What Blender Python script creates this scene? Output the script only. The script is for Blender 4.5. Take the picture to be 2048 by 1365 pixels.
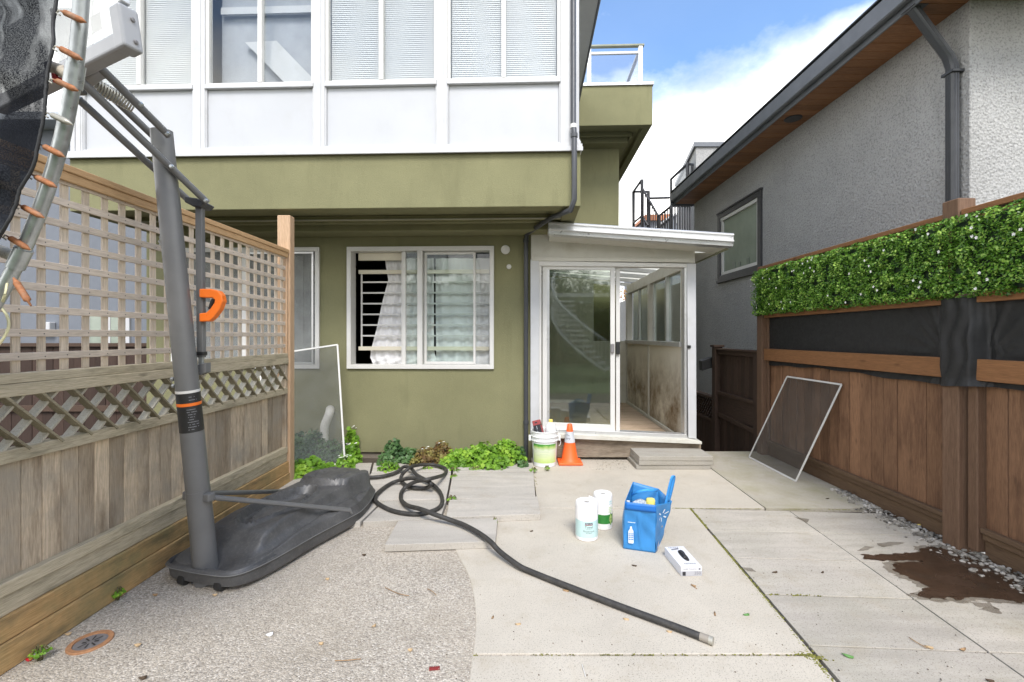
import bpy, bmesh, math, random
import numpy as np
from mathutils import Vector, Matrix, Euler, noise as mnoise
random.seed(7); RNG = np.random.default_rng(7)
for o in list(bpy.data.objects): bpy.data.objects.remove(o)
SC = bpy.context.scene
COL = SC.collection
R = math.radians

# ------------------------------------------------------------------ camera
FPX, PX, PY, HC = 900.0, 1030.0, 673.0, 1.5        # focal length in photo pixels, vanishing point, eye height
cd = bpy.data.cameras.new('camera'); cam = bpy.data.objects.new('camera', cd); COL.objects.link(cam)
cam.location = (0, 0, HC); cam.rotation_euler = (R(90), 0, 0)
cd.sensor_width = 36; cd.lens = FPX / 2048 * 36
cd.shift_x = (1024 - PX) / 2048; cd.shift_y = -(682.5 - PY) / 2048
cd.clip_start = 0.05; cd.clip_end = 3000
SC.camera = cam
SC.render.resolution_x = 1024; SC.render.resolution_y = 682

# ------------------------------------------------------------------ world, sun, exposure
SUN_EL, SUN_AZ = R(50), R(173)          # azimuth measured from +Y clockwise: behind the camera, a little right
w = bpy.data.worlds.new('World'); SC.world = w; w.use_nodes = True
wt = w.node_tree; wt.nodes.clear()
def wn(t, **k):
    n = wt.nodes.new(t)
    for a, b in k.items(): setattr(n, a, b)
    return n
tc = wn('ShaderNodeTexCoord')
sky = wn('ShaderNodeTexSky', sky_type='NISHITA', sun_disc=False, sun_elevation=SUN_EL, sun_rotation=SUN_AZ, altitude=50, air_density=1.0, dust_density=0.6, ozone_density=2.0)
sep = wn('ShaderNodeSeparateXYZ'); wt.links.new(tc.outputs['Generated'], sep.inputs[0])
def wm(op, a, b=None, c=None):
    n = wn('ShaderNodeMath', operation=op)
    for i, v in enumerate((a, b, c)):
        if v is None: continue
        if isinstance(v, (int, float)): n.inputs[i].default_value = v
        else: wt.links.new(v, n.inputs[i])
    return n.outputs[0]
zc = wm('ADD', wm('MAXIMUM', sep.outputs[2], 0.0), 0.28)
cx = wm('DIVIDE', sep.outputs[0], zc); cy = wm('DIVIDE', sep.outputs[1], zc)
cmb = wn('ShaderNodeCombineXYZ'); wt.links.new(cx, cmb.inputs[0]); wt.links.new(cy, cmb.inputs[1]); cmb.inputs[2].default_value = 3.1
mp = wn('ShaderNodeMapping'); wt.links.new(cmb.outputs[0], mp.inputs[0]); mp.inputs['Location'].default_value = (7.3, -2.1, 3.3)
nz = wn('ShaderNodeTexNoise'); nz.inputs['Scale'].default_value = 1.15; nz.inputs['Detail'].default_value = 8; nz.inputs['Roughness'].default_value = 0.57
wt.links.new(mp.outputs[0], nz.inputs['Vector'])
elev = wm('MAXIMUM', wm('MULTIPLY', wm('SUBTRACT', 0.485, sep.outputs[2]), 1.7), -0.07)      # more cloud towards the horizon
dens = wm('ADD', nz.outputs[0], elev)
rp = wn('ShaderNodeValToRGB'); wt.links.new(dens, rp.inputs[0])
rp.color_ramp.elements[0].position = 0.42; rp.color_ramp.elements[1].position = 0.60
rp.color_ramp.elements[0].color = (0.03, 0.03, 0.03, 1)
cn = wn('ShaderNodeTexNoise'); cn.inputs['Scale'].default_value = 1.9; cn.inputs['Detail'].default_value = 6
wt.links.new(mp.outputs[0], cn.inputs['Vector'])
crp = wn('ShaderNodeValToRGB'); wt.links.new(cn.outputs[0], crp.inputs[0])
CLOUD = 11.3
crp.color_ramp.elements[0].color = (CLOUD*0.33, CLOUD*0.345, CLOUD*0.365, 1); crp.color_ramp.elements[0].position = 0.34
crp.color_ramp.elements[1].color = (CLOUD*1.08, CLOUD*1.06, CLOUD*1.02, 1); crp.color_ramp.elements[1].position = 0.66
mxw = wn('ShaderNodeMix', data_type='RGBA')
wt.links.new(rp.outputs[0], mxw.inputs[0]); hs = wn('ShaderNodeHueSaturation'); hs.inputs['Saturation'].default_value = 1.12; wt.links.new(sky.outputs[0], hs.inputs['Color']); wt.links.new(hs.outputs[0], mxw.inputs[6]); wt.links.new(crp.outputs[0], mxw.inputs[7])
bg = wn('ShaderNodeBackground'); bg.inputs[1].default_value = 0.12
wt.links.new(mxw.outputs[2], bg.inputs[0])
wo = wn('ShaderNodeOutputWorld'); wt.links.new(bg.outputs[0], wo.inputs[0])
sl = bpy.data.lights.new('sun', 'SUN'); sl.energy = 1.4; sl.angle = R(22); sl.color = (1, 0.955, 0.89)
so = bpy.data.objects.new('sun', sl); COL.objects.link(so); so.location = (0, -4, 14)
sdir = Vector((math.sin(SUN_AZ)*math.cos(SUN_EL), math.cos(SUN_AZ)*math.cos(SUN_EL), math.sin(SUN_EL)))
so.rotation_euler = sdir.to_track_quat('Z', 'Y').to_euler()
vs = SC.view_settings; vs.view_transform = 'Standard'; vs.look = 'None'; vs.gamma = 1; vs.use_curve_mapping = False
vs.exposure = 1.46

# ------------------------------------------------------------------ helpers
def at(px, py, Y): return Vector(((px-PX)/FPX*Y, Y, HC-(py-PY)/FPX*Y))          # photo pixel + real depth
def gp(px, py, z=0.0): return at(px, py, FPX*(HC-z)/(py-PY))                     # photo pixel on a level surface
WM = {}
I4 = Matrix.Identity(4)
def reg(o, M, parent=None):
    WM[o.name] = M.copy()
    if parent:
        o.parent = parent; o.matrix_parent_inverse = WM[parent.name].inverted()
    o.matrix_basis = M
    return o
def link(name, me, parent=None, M=I4):
    o = bpy.data.objects.new(name, me); COL.objects.link(o)
    return reg(o, M, parent)
def tag(o, label=None, cat=None, group=None, kind=None):
    if label: o['label'] = label
    if cat: o['category'] = cat
    if group: o['group'] = group
    if kind: o['kind'] = kind
    return o
def thing(name, label, cat, loc=(0, 0, 0), group=None, M=None):
    return tag(link(name, None, None, M if M is not None else Matrix.Translation(loc)), label, cat, group)
def mesh(name, V, Fc, mat=None, smooth=False):
    me = bpy.data.meshes.new(name); me.from_pydata([tuple(v) for v in V], [], [tuple(f) for f in Fc])
    if mat: me.materials.append(mat)
    if smooth: me.shade_smooth()
    me.update(); return me
class MB:
    def __init__(s): s.V = []; s.F = []
    def add(s, V, Fc):
        n = len(s.V); s.V += [Vector(v) for v in V]; s.F += [tuple(i+n for i in f) for f in Fc]; return s
    def box(s, x0, x1, y0, y1, z0, z1):
        return s.add([(x, y, z) for z in (z0, z1) for y in (y0, y1) for x in (x0, x1)],
                     [(0,2,3,1),(4,5,7,6),(0,1,5,4),(2,6,7,3),(0,4,6,2),(1,3,7,5)])
    def bar(s, a, b, wd, hd, up=(0, 0, 1)):
        a = Vector(a); b = Vector(b); d = (b-a).normalized(); up = Vector(up)
        if abs(d.dot(up)) > .98: up = Vector((0, 1, 0))
        sx = d.cross(up).normalized()*wd/2; sz = sx.cross(d).normalized()*hd/2
        V = [p+i*sx+j*sz for p in (a, b) for i, j in ((-1,-1),(1,-1),(1,1),(-1,1))]
        return s.add(V, [(3,2,1,0),(4,5,6,7),(0,1,5,4),(1,2,6,5),(2,3,7,6),(3,0,4,7)])
    def tube(s, P, r, n=10, cap=True, closed=False):
        P = [Vector(p) for p in P]; m = len(P)
        rr = r if isinstance(r, (list, tuple)) else [r]*m
        t0 = (P[1]-P[0]).normalized()
        u = t0.orthogonal().normalized(); V = []; Fc = []
        for i, p in enumerate(P):
            if closed: t = (P[(i+1) % m]-P[i-1]).normalized()
            else: t = (P[min(i+1, m-1)]-P[max(i-1, 0)]).normalized()
            u = (u - t*u.dot(t)).normalized(); v = t.cross(u)
            for k in range(n):
                a = 2*math.pi*k/n; V.append(p+(u*math.cos(a)+v*math.sin(a))*rr[i])
        for i in range(m if closed else m-1):
            j = (i+1) % m
            for k in range(n):
                Fc.append((i*n+k, i*n+(k+1) % n, j*n+(k+1) % n, j*n+k))
        if cap and not closed: Fc += [tuple(range(n))[::-1], tuple((m-1)*n+k for k in range(n))]
        return s.add(V, Fc)
    def lathe(s, prof, c=(0, 0, 0), n=24, capb=True, capt=True):
        c = Vector(c); V = []; Fc = []
        for r, z in prof:
            for k in range(n):
                a = 2*math.pi*k/n; V.append(c+Vector((r*math.cos(a), r*math.sin(a), z)))
        for i in range(len(prof)-1):
            for k in range(n): Fc.append((i*n+k, i*n+(k+1) % n, (i+1)*n+(k+1) % n, (i+1)*n+k))
        if capb: Fc.append(tuple(range(n))[::-1])
        if capt: Fc.append(tuple((len(prof)-1)*n+k for k in range(n)))
        return s.add(V, Fc)
    def prism(s, poly, z0, z1):
        n = len(poly); V = [(p[0], p[1], z0) for p in poly]+[(p[0], p[1], z1) for p in poly]
        ar = sum(poly[i][0]*poly[(i+1) % n][1]-poly[(i+1) % n][0]*poly[i][1] for i in range(n))
        Fc = [tuple(range(n))[::-1], tuple(range(n, 2*n))]+[(i, (i+1) % n, (i+1) % n+n, i+n) for i in range(n)]
        if ar < 0: Fc = [f[::-1] for f in Fc]
        return s.add(V, Fc)
    def extr(s, poly, d):                       # polygon of 3-D points extruded along vector d
        n = len(poly); d = Vector(d); V = [Vector(p) for p in poly]+[Vector(p)+d for p in poly]
        return s.add(V, [tuple(range(n)), tuple(range(n, 2*n))[::-1]]+[(i, i+n, (i+1) % n+n, (i+1) % n) for i in range(n)])
    def grid(s, fn, nu, nv):
        V = [fn(i/nu, j/nv) for j in range(nv+1) for i in range(nu+1)]
        return s.add(V, [(j*(nu+1)+i, j*(nu+1)+i+1, (j+1)*(nu+1)+i+1, (j+1)*(nu+1)+i) for j in range(nv) for i in range(nu)])
    def obj(s, name, mat, parent=None, M=I4, smooth=False, bev=0, auto=None, solid=0, seg=2, sub=0):
        me = mesh(name, s.V, s.F, mat, smooth)
        bm = bmesh.new(); bm.from_mesh(me)
        bmesh.ops.recalc_face_normals(bm, faces=bm.faces); bm.to_mesh(me); bm.free()
        o = link(name, me, parent, M)
        if bev:
            m = o.modifiers.new('bevel', 'BEVEL'); m.width = bev; m.segments = seg; m.limit_method = 'ANGLE'; m.angle_limit = R(35)
        if solid:
            m = o.modifiers.new('solid', 'SOLIDIFY'); m.thickness = solid; m.offset = 0
        if sub:
            m = o.modifiers.new('sub', 'SUBSURF'); m.levels = sub; m.render_levels = sub
        if auto is not None:
            me.shade_smooth()
            try: me.set_sharp_from_angle(angle=R(auto))
            except Exception: pass
        return o
BC = {}
def boxmesh(sx, sy, sz, mat, bev, name):
    k = (round(sx, 4), round(sy, 4), round(sz, 4), mat.name, round(bev, 4))
    if k in BC: return BC[k]
    bm = bmesh.new(); bmesh.ops.create_cube(bm, size=1)
    for v in bm.verts: v.co = Vector((v.co.x*sx, v.co.y*sy, v.co.z*sz))
    if bev: bmesh.ops.bevel(bm, geom=bm.edges[:], offset=min(bev, .3*min(sx, sy, sz)), segments=1, affect='EDGES', profile=.5)
    me = bpy.data.meshes.new(name); bm.to_mesh(me); bm.free(); me.materials.append(mat)
    BC[k] = me; return me
def box(name, mat, parent, x0, x1, y0, y1, z0, z1, bev=.003, M=I4, rot=None):
    me = boxmesh(abs(x1-x0), abs(y1-y0), abs(z1-z0), mat, bev, name)
    L = Matrix.Translation(((x0+x1)/2, (y0+y1)/2, (z0+z1)/2))
    if rot is not None: L = L @ Euler(rot).to_matrix().to_4x4()
    return link(name, me, parent, M @ L)
def smoothpath(P, k=6):
    P = [Vector(p) for p in P]; out = []
    for i in range(len(P)-1):
        p0, p1, p2, p3 = P[max(i-1, 0)], P[i], P[i+1], P[min(i+2, len(P)-1)]
        for j in range(k):
            t = j/k
            out.append(.5*((2*p1)+(-p0+p2)*t+(2*p0-5*p1+4*p2-p3)*t*t+(-p0+3*p1-3*p2+p3)*t**3))
    return out+[P[-1]]
def text_geo(body, size, align='CENTER'):
    cu = bpy.data.curves.new('txt', 'FONT'); cu.body = body; cu.size = size; cu.align_x = align; cu.resolution_u = 2
    ob = bpy.data.objects.new('txt', cu); COL.objects.link(ob)
    dg = bpy.context.evaluated_depsgraph_get(); me = bpy.data.meshes.new_from_object(ob.evaluated_get(dg))
    V = [v.co.copy() for v in me.vertices]; Fc = [tuple(p.vertices) for p in me.polygons]
    bpy.data.objects.remove(ob); bpy.data.curves.remove(cu); bpy.data.meshes.remove(me)
    return V, Fc

# ------------------------------------------------------------------ materials
class G:
    def __init__(s, name):
        s.m = bpy.data.materials.new(name); s.m.use_nodes = True; s.t = s.m.node_tree; s.b = s.t.nodes['Principled BSDF']; s.out = s.t.nodes['Material Output']
        s._pos = None
    def n(s, t, ins=None, **k):
        n = s.t.nodes.new(t)
        for a, b in k.items(): setattr(n, a, b)
        for a, b in (ins or {}).items(): s.set(n.inputs[a], b)
        return n
    def set(s, sock, v):
        if hasattr(v, 'links') or isinstance(v, bpy.types.NodeSocket): s.t.links.new(v, sock)
        else: sock.default_value = v
    def pos(s, rnd=False):
        p = s.n('ShaderNodeNewGeometry').outputs['Position']
        if rnd:
            oi = s.n('ShaderNodeObjectInfo'); sc = s.n('ShaderNodeVectorMath', {0: oi.outputs['Random'], 1: (37, 53, 71)}, operation='MULTIPLY')
            p = s.n('ShaderNodeVectorMath', {0: p, 1: sc.outputs[0]}, operation='ADD').outputs[0]
        return p
    def map(s, v, sc): return s.n('ShaderNodeMapping', {'Vector': v, 'Scale': sc}).outputs[0]
    def noise(s, v, scale, detail=4, rough=.55, dist=0): return s.n('ShaderNodeTexNoise', {'Vector': v, 'Scale': scale, 'Detail': detail, 'Roughness': rough, 'Distortion': dist}).outputs[0]
    def vor(s, v, scale, out='Distance', rnd=1): return s.n('ShaderNodeTexVoronoi', {'Vector': v, 'Scale': scale, 'Randomness': rnd}).outputs[out]
    def ramp(s, f, stops):
        n = s.n('ShaderNodeValToRGB', {0: f}); e = n.color_ramp.elements
        while len(e) < len(stops): e.new(.5)
        for el, (p, c) in zip(e, stops):
            el.position = p; el.color = (c, c, c, 1) if isinstance(c, (int, float)) else (*c, 1)
        return n.outputs[0]
    def mix(s, f, a, b, bl='MIX'):
        n = s.n('ShaderNodeMix', data_type='RGBA', blend_type=bl)
        for i, v in ((0, f), (6, a), (7, b)):
            if isinstance(v, tuple) and len(v) == 3: v = (*v, 1)
            s.set(n.inputs[i], v)
        return n.outputs[2]
    def math(s, op, a, b=0.0):
        return s.n('ShaderNodeMath', {0: a, 1: b}, operation=op).outputs[0]
    def bump(s, h, st, d=.01): return s.n('ShaderNodeBump', {'Height': h, 'Strength': st, 'Distance': d}).outputs[0]
    def fin(s, col=None, rough=None, nrm=None, metal=None, spec=None):
        if col is not None: s.set(s.b.inputs['Base Color'], (*col, 1) if isinstance(col, tuple) and len(col) == 3 else col)
        if rough is not None: s.set(s.b.inputs['Roughness'], rough)
        if nrm is not None: s.t.links.new(nrm, s.b.inputs['Normal'])
        if metal is not None: s.b.inputs['Metallic'].default_value = metal
        if spec is not None: s.b.inputs['Specular IOR Level'].default_value = spec
        return s.m
def mul(c, k): return tuple(x*k for x in c)
def plain(name, c, rough=.5, var=.08, scale=6, bump=.0, bscale=200, metal=0, spec=.5, dirt=0, dcol=(.12, .1, .07), dscale=3):
    g = G(name); p = g.pos()
    n = g.noise(p, scale, 5)
    col = g.ramp(n, [(.3, mul(c, 1-var)), (.7, mul(c, 1+var))])
    if dirt:
        d = g.ramp(g.noise(p, dscale, 7, .65), [(.52, 0.0), (.74, float(dirt))]); col = g.mix(d, col, dcol)
    r = g.ramp(g.noise(p, scale*3, 3), [(.3, max(0, rough-.08)), (.7, min(1, rough+.08))])
    nr = g.bump(g.noise(p, bscale, 4), bump, .004) if bump else None
    return g.fin(col, r, nr, metal, spec)
def wood(name, c1, c2, axis, rough=.75, grain=.5, stain=None, tone=.22, weather=None):
    g = G(name); p = g.pos(True)
    sc = {'x': (1.3, 22, 22), 'y': (22, 1.3, 22), 'z': (22, 22, 1.3)}[axis]
    q = g.map(p, sc)
    n = g.noise(q, 3.0, 8, .65, .6); n2 = g.noise(q, 11, 4, .6)
    col = g.ramp(n, [(.28, c1), (.72, c2)])
    col = g.mix(.45, col, g.ramp(n2, [(.3, mul(c1, .62)), (.65, mul(c2, 1.1))]))
    kn = g.ramp(g.vor(g.map(p, {'x': (2.2, 7, 7), 'y': (7, 2.2, 7), 'z': (7, 7, 2.2)}[axis]), 1.0), [(.03, 1.0), (.1, 0.0)])
    col = g.mix(g.math('MULTIPLY', kn, .55), col, mul(c1, .35))
    oi = g.n('ShaderNodeObjectInfo').outputs['Random']
    col = g.mix(1.0, col, g.ramp(oi, [(0, 1-tone), (1, 1+tone)]), 'MULTIPLY')
    if weather:
        wf = g.ramp(g.noise(g.pos(), 2.6, 8, .68), [(.44, 0.0), (.66, .85)]); col = g.mix(wf, col, weather)
    if stain:
        sf = g.ramp(g.noise(g.map(p, {'x': (2, 9, 9), 'y': (9, 2, 9), 'z': (9, 9, 2)}[axis]), 1.2, 6, .62), [(.5, 0.0), (.72, .8)]); col = g.mix(sf, col, stain)
    return g.fin(col, rough, g.bump(n2, grain, .004), spec=.3)
def glass(name, tint=(.9, .95, .94), refl=.09, rough=.0, trans=.9):
    g = G(name)
    tr = g.n('ShaderNodeBsdfTransparent', {0: (*mul(tint, trans), 1)})
    gl = g.n('ShaderNodeBsdfGlossy', {0: (1, 1, 1, 1), 'Roughness': rough})
    fc = g.n('ShaderNodeLayerWeight', {0: .5}).outputs['Facing']
    f = g.math('ADD', g.math('MULTIPLY', g.math('POWER', fc, 4.0), .85), refl*.5+.02)   # per face, two faces to a pane
    mx = g.n('ShaderNodeMixShader', {0: f, 1: tr.outputs[0], 2: gl.outputs[0]})
    g.t.links.new(mx.outputs[0], g.out.inputs[0]); return g.m
def leafmat(name, c1, c2, c3=None, rough=.45, trans=.25):
    g = G(name); a = g.n('ShaderNodeAttribute', attribute_name='tint').outputs['Fac']
    st = [(0, c1), (.6, c2)] + ([(1, c3)] if c3 else [])
    col = g.ramp(a, st); g.fin(col, rough, spec=.4)
    tl = g.n('ShaderNodeBsdfTranslucent', {0: col})
    mx = g.n('ShaderNodeMixShader', {0: trans, 1: g.b.outputs[0], 2: tl.outputs[0]})
    g.t.links.new(mx.outputs[0], g.out.inputs[0]); return g.m
def meshcloth(name, c, alpha, scale=900, big=0, amp=.22):
    g = G(name); p = g.pos()
    n = g.noise(p, scale, 1); f = g.ramp(n, [(.5-.16, max(0, alpha-amp)), (.5+.16, min(1, alpha+amp))])
    if big: f = g.math('MULTIPLY', f, g.ramp(g.noise(g.map(p, (1.6, 1, .45)), big, 3, .5, .3), [(.36, .82), (.47, 1.0)]))
    dn = g.ramp(g.noise(p, 5, 5), [(.3, mul(c, .8)), (.7, mul(c, 1.25))])
    d = g.n('ShaderNodeBsdfDiffuse', {0: dn}); t = g.n('ShaderNodeBsdfTransparent')
    mx = g.n('ShaderNodeMixShader', {0: f, 1: t.outputs[0], 2: d.outputs[0]})
    g.t.links.new(mx.outputs[0], g.out.inputs[0]); return g.m

def stucco(name, c, bscale, bst, var=.12, dist=.006, stain=(.1, .09, .05), sk=.35, pebbles=False):
    g = G(name); p = g.pos()
    col = g.ramp(g.noise(p, 1.1, 6, .6), [(.3, mul(c, 1-var)), (.7, mul(c, 1+var))])
    col = g.mix(g.ramp(g.noise(g.map(p, (5, 5, .9)), 1.3, 6, .6), [(.55, 0.0), (.8, sk)]), col, stain)
    h = g.noise(p, bscale, 5, .6)
    if pebbles:
        v = g.vor(p, bscale*.8); h = g.mix(.55, h, v)
        col = g.mix(g.ramp(g.noise(p, bscale*1.1, 3), [(.36, .55), (.5, 0.0)]), col, mul(c, .42))
    else:
        col = g.mix(g.ramp(g.noise(p, bscale, 3), [(.35, .25), (.6, 0.0)]), col, mul(c, .7))
    return g.fin(col, .92, g.bump(h, bst, dist), spec=.2)
M_OLIVE = stucco('olive_stucco', (.222, .215, .118), 130, .7, .13, stain=(.125, .118, .062), sk=.4)
M_GREY = stucco('grey_roughcast', (.41, .407, .395), 48, 1.0, .09, .014, stain=(.24, .235, .22), sk=.3, pebbles=True)
M_BLUEGREY = plain('bluegrey_siding', (.16, .175, .20), .7, .06, 3)
M_WHITE = plain('white_paint', (.53, .535, .54), .4, .04, 5, dirt=.35, dcol=(.38, .37, .33), dscale=4)
M_WHITEPANEL = plain('white_panel', (.475, .485, .50), .45, .035, 2, dirt=.3, dcol=(.40, .40, .385), dscale=3)
M_WHITEOLD = plain('aged_white_paint', (.60, .585, .52), .5, .04, 6, dirt=.5, dcol=(.42, .39, .3), dscale=5)
M_VINYL = plain('white_vinyl', (.64, .63, .60), .35, .03, 7, dirt=.15, dcol=(.5, .48, .4))
M_ALU = plain('mill_aluminium', (.60, .60, .59), .35, .05, 8, metal=.6)
M_DARK = plain('dark_grey_metal', (.055, .058, .064), .4, .1, 10)
M_CHAR = plain('charcoal_paint', (.045, .045, .048), .5, .1, 10)
M_BLACKPL = plain('black_plastic_part', (.02, .02, .02), .45, .1, 10)
M_FASCIA = plain('slate_metal_fascia', (.14, .15, .165), .45, .1, 4, dirt=.2, dcol=(.25, .25, .25))
M_INT = plain('room_interior', (.16, .15, .14), .9, .1)
M_INTW = plain('pale_interior', (.62, .63, .64), .8, .03)
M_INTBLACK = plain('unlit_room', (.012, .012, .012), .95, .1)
M_CURTAIN = plain('white_curtain', (.80, .79, .79), .85, .03, 4, .15, 300)
M_BLIND = plain('white_blind', (.58, .585, .58), .5, .02)
M_CREAM = plain('cream_paint', (.68, .63, .50), .6, .05)
M_GLASS = glass('window_glass', (.97, .98, .98), .02, trans=.98); M_GLASSG = glass('greenish_glass', (.945, .985, .97), .03, trans=.98)
M_DOORGLASS = glass('door_glass', (.80, .86, .78), .17, rough=.035, trans=.9)
M_DIMGLASS = glass('dim_side_glass', (.88, .93, .90), .06, trans=.95)
M_FROST = plain('obscured_glass', (.27, .31, .25), .12, .12, 3, spec=.6)
M_SOFFIT = wood('cedar_soffit', (.17, .075, .033), (.34, .165, .075), 'x', .5, .2)
M_TANX = wood('tan_lumber_x', (.45, .27, .13), (.60, .40, .22), 'x', .7, .3, tone=.06)
M_TANY = wood('tan_lumber_y', (.42, .25, .12), (.56, .37, .20), 'y', .7, .3, tone=.06)
M_TANZ = wood('tan_lumber_z', (.44, .28, .16), (.58, .41, .27), 'z', .7, .3, tone=.06)
M_LUMY = wood('ochre_timber_y', (.38, .225, .085), (.58, .38, .175), 'y', .75, .35, stain=(.10, .085, .05), tone=.1, weather=(.22, .19, .09))
M_WGZ = wood('weathered_board_z', (.34, .265, .18), (.60, .49, .36), 'z', .85, .8, stain=(.15, .105, .065), tone=.34, weather=(.34, .305, .25))
M_WGY = wood('weathered_rail_y', (.34, .29, .195), (.56, .485, .35), 'y', .85, .7, stain=(.13, .125, .08), tone=.12)
M_LATZ = wood('lattice_slat_z', (.52, .42, .31), (.72, .61, .48), 'z', .8, .4, tone=.1)
M_LATY = wood('lattice_slat_y', (.49, .41, .325), (.68, .585, .49), 'y', .8, .4, tone=.1)
M_DIAG = wood('diagonal_slat', (.17, .145, .09), (.33, .29, .20), 'y', .85, .5, tone=.15)
M_DIAGB = wood('diagonal_slat_back', (.33, .30, .23), (.50, .46, .37), 'z', .85, .5, tone=.15)
M_BRZ = wood('brown_board_z', (.145, .075, .042), (.29, .158, .086), 'z', .65, .35, tone=.22, stain=(.085, .042, .024))
M_BRPOST = wood('brown_post_z', (.12, .068, .04), (.20, .12, .075), 'z', .7, .4, tone=.1)
M_BRY = wood('brown_rail_y', (.19, .085, .035), (.30, .145, .062), 'y', .6, .35, tone=.12)
M_BRDY = wood('dark_brown_rail_y', (.10, .06, .035), (.165, .105, .062), 'y', .7, .4, tone=.12)
M_DBZ = wood('dark_board_z', (.05, .031, .022), (.095, .06, .042), 'z', .75, .4, tone=.2)
M_DBY = wood('dark_rail_y', (.055, .034, .024), (.105, .066, .046), 'y', .75, .4, tone=.12)
M_DFZ = wood('neighbour_board_z', (.035, .021, .016), (.065, .040, .030), 'z', .75, .4, tone=.2)
M_SKIRT = wood('weathered_skirting_x', (.20, .155, .11), (.36, .30, .23), 'x', .85, .6, stain=(.10, .075, .05))
M_STEEL = plain('galvanised_steel', (.42, .44, .44), .35, .2, 20, metal=.75, dirt=.25, dcol=(.3, .3, .28), dscale=9)
M_RUST = plain('rusty_spring', (.30, .115, .04), .7, .35, 60, .3, 500, dirt=.5, dcol=(.32, .28, .22), dscale=20)
M_ZINC = plain('zinc_spring', (.42, .40, .34), .45, .15, 40, metal=.5)
M_POLE = plain('grey_powder_coat', (.14, .14, .138), .38, .08, 6, spec=.5, dirt=.15, dcol=(.2, .19, .17), dscale=5)
M_FRAMEG = plain('backboard_grey', (.34, .345, .355), .42, .05, 5)
M_TANK = None
M_ORANGE = plain('orange_plastic', (.80, .17, .02), .35, .05)
M_CONE = plain('cone_orange', (.85, .135, .025), .45, .06, 5)
M_REFLECT = plain('grey_white_collar', (.55, .57, .60), .4, .05, 20)
M_BUCKET = plain('white_bucket', (.76, .77, .76), .35, .03, dirt=.2, dcol=(.5, .5, .45))
M_BLUE = plain('blue_bag', (.035, .215, .50), .45, .12, 9, .15, 700)
M_BLUELT = plain('blue_strap', (.04, .29, .72), .5, .08, 9)
M_PRINTW = plain('white_print', (.72, .80, .86), .5, .03); M_PRINTY = plain('yellow_print', (.8, .45, .03), .5, .03)
M_BLACKINK = plain('black_ink', (.03, .03, .035), .5, .05); M_REDINK = plain('red_ink', (.30, .02, .03), .5, .05)
M_GREYINK = plain('grey_ink', (.22, .22, .24), .5, .05)
M_TOWEL = plain('paper_towel', (.82, .81, .79), .9, .02, 20, .25, 250)
M_TEAL = plain('pale_teal_label', (.50, .68, .66), .4, .03); M_GREENLAB = plain('green_label', (.035, .22, .04), .4, .15, 30)
M_LIME = plain('lime_print', (.45, .62, .20), .4, .1)
M_BOX = plain('glove_box_card', (.70, .70, .72), .55, .03); M_BOXG = plain('glove_box_grey', (.42, .42, .44), .55, .03)
M_GLOVE = plain('black_glove', (.03, .03, .032), .5, .3, 60)
M_RUBBER = plain('black_rubber_hose', (.036, .034, .031), .6, .3, 30, .2, 300, dirt=.45, dcol=(.12, .105, .085), dscale=14)
M_JUG = plain('translucent_jug', (.72, .73, .72), .3, .03); M_YELLOW = plain('yellow_cap', (.85, .66, .16), .4, .03)
M_PIPEW = plain('white_drain_hose', (.72, .70, .64), .5, .05, dirt=.4, dcol=(.3, .28, .22), dscale=9)
M_SCREEN = meshcloth('insect_screen', (.15, .155, .15), .42); M_SCREEND = meshcloth('dark_insect_screen', (.10, .092, .082), .50)
M_NET = meshcloth('black_trampoline_mesh', (.013, .014, .017), .965, 300, 7, .05)
M_CLOTH = plain('black_landscape_cloth', (.016, .016, .0165), .55, .25, 12, .25, 400)
M_RUSTRING = plain('rusty_iron', (.38, .19, .09), .8, .2, 40, .3, 200)
M_IRON = plain('grey_iron', (.23, .22, .22), .55, .15, 30, metal=.3)
M_ROOFTILE = plain('terracotta_roof', (.42, .17, .08), .8, .15, 3)
M_BARK = plain('bark', (.10, .07, .045), .9, .3, 20, .5, 80)
# ground materials
def m_aggregate():
    g = G('exposed_aggregate'); p = g.pos()
    vc = g.n('ShaderNodeTexVoronoi', {'Vector': p, 'Scale': 125.0}); d = vc.outputs['Distance']
    cs = g.n('ShaderNodeSeparateColor', {0: vc.outputs['Color']})
    peb = g.ramp(cs.outputs[0], [(0, (.12, .11, .10)), (.2, (.27, .25, .22)), (.5, (.40, .365, .31)), (.8, (.53, .485, .415)), (1, (.72, .68, .61))])
    peb = g.mix(g.math('MULTIPLY', cs.outputs[1], .22), peb, (.38, .30, .21))
    col = g.mix(g.ramp(d, [(.55, 0.0), (.8, .55)]), peb, (.26, .245, .22))
    col = g.mix(g.ramp(g.noise(p, 1.7, 7, .62), [(.42, 0.0), (.72, .55)]), col, (.22, .185, .135))
    col = g.mix(g.ramp(g.noise(p, .8, 4, .6), [(.35, .15), (.7, .5)]), col, (.57, .495, .395))
    h = g.math('SUBTRACT', 1.0, d)
    return g.fin(col, .85, g.bump(h, .75, .006), spec=.3)
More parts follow.
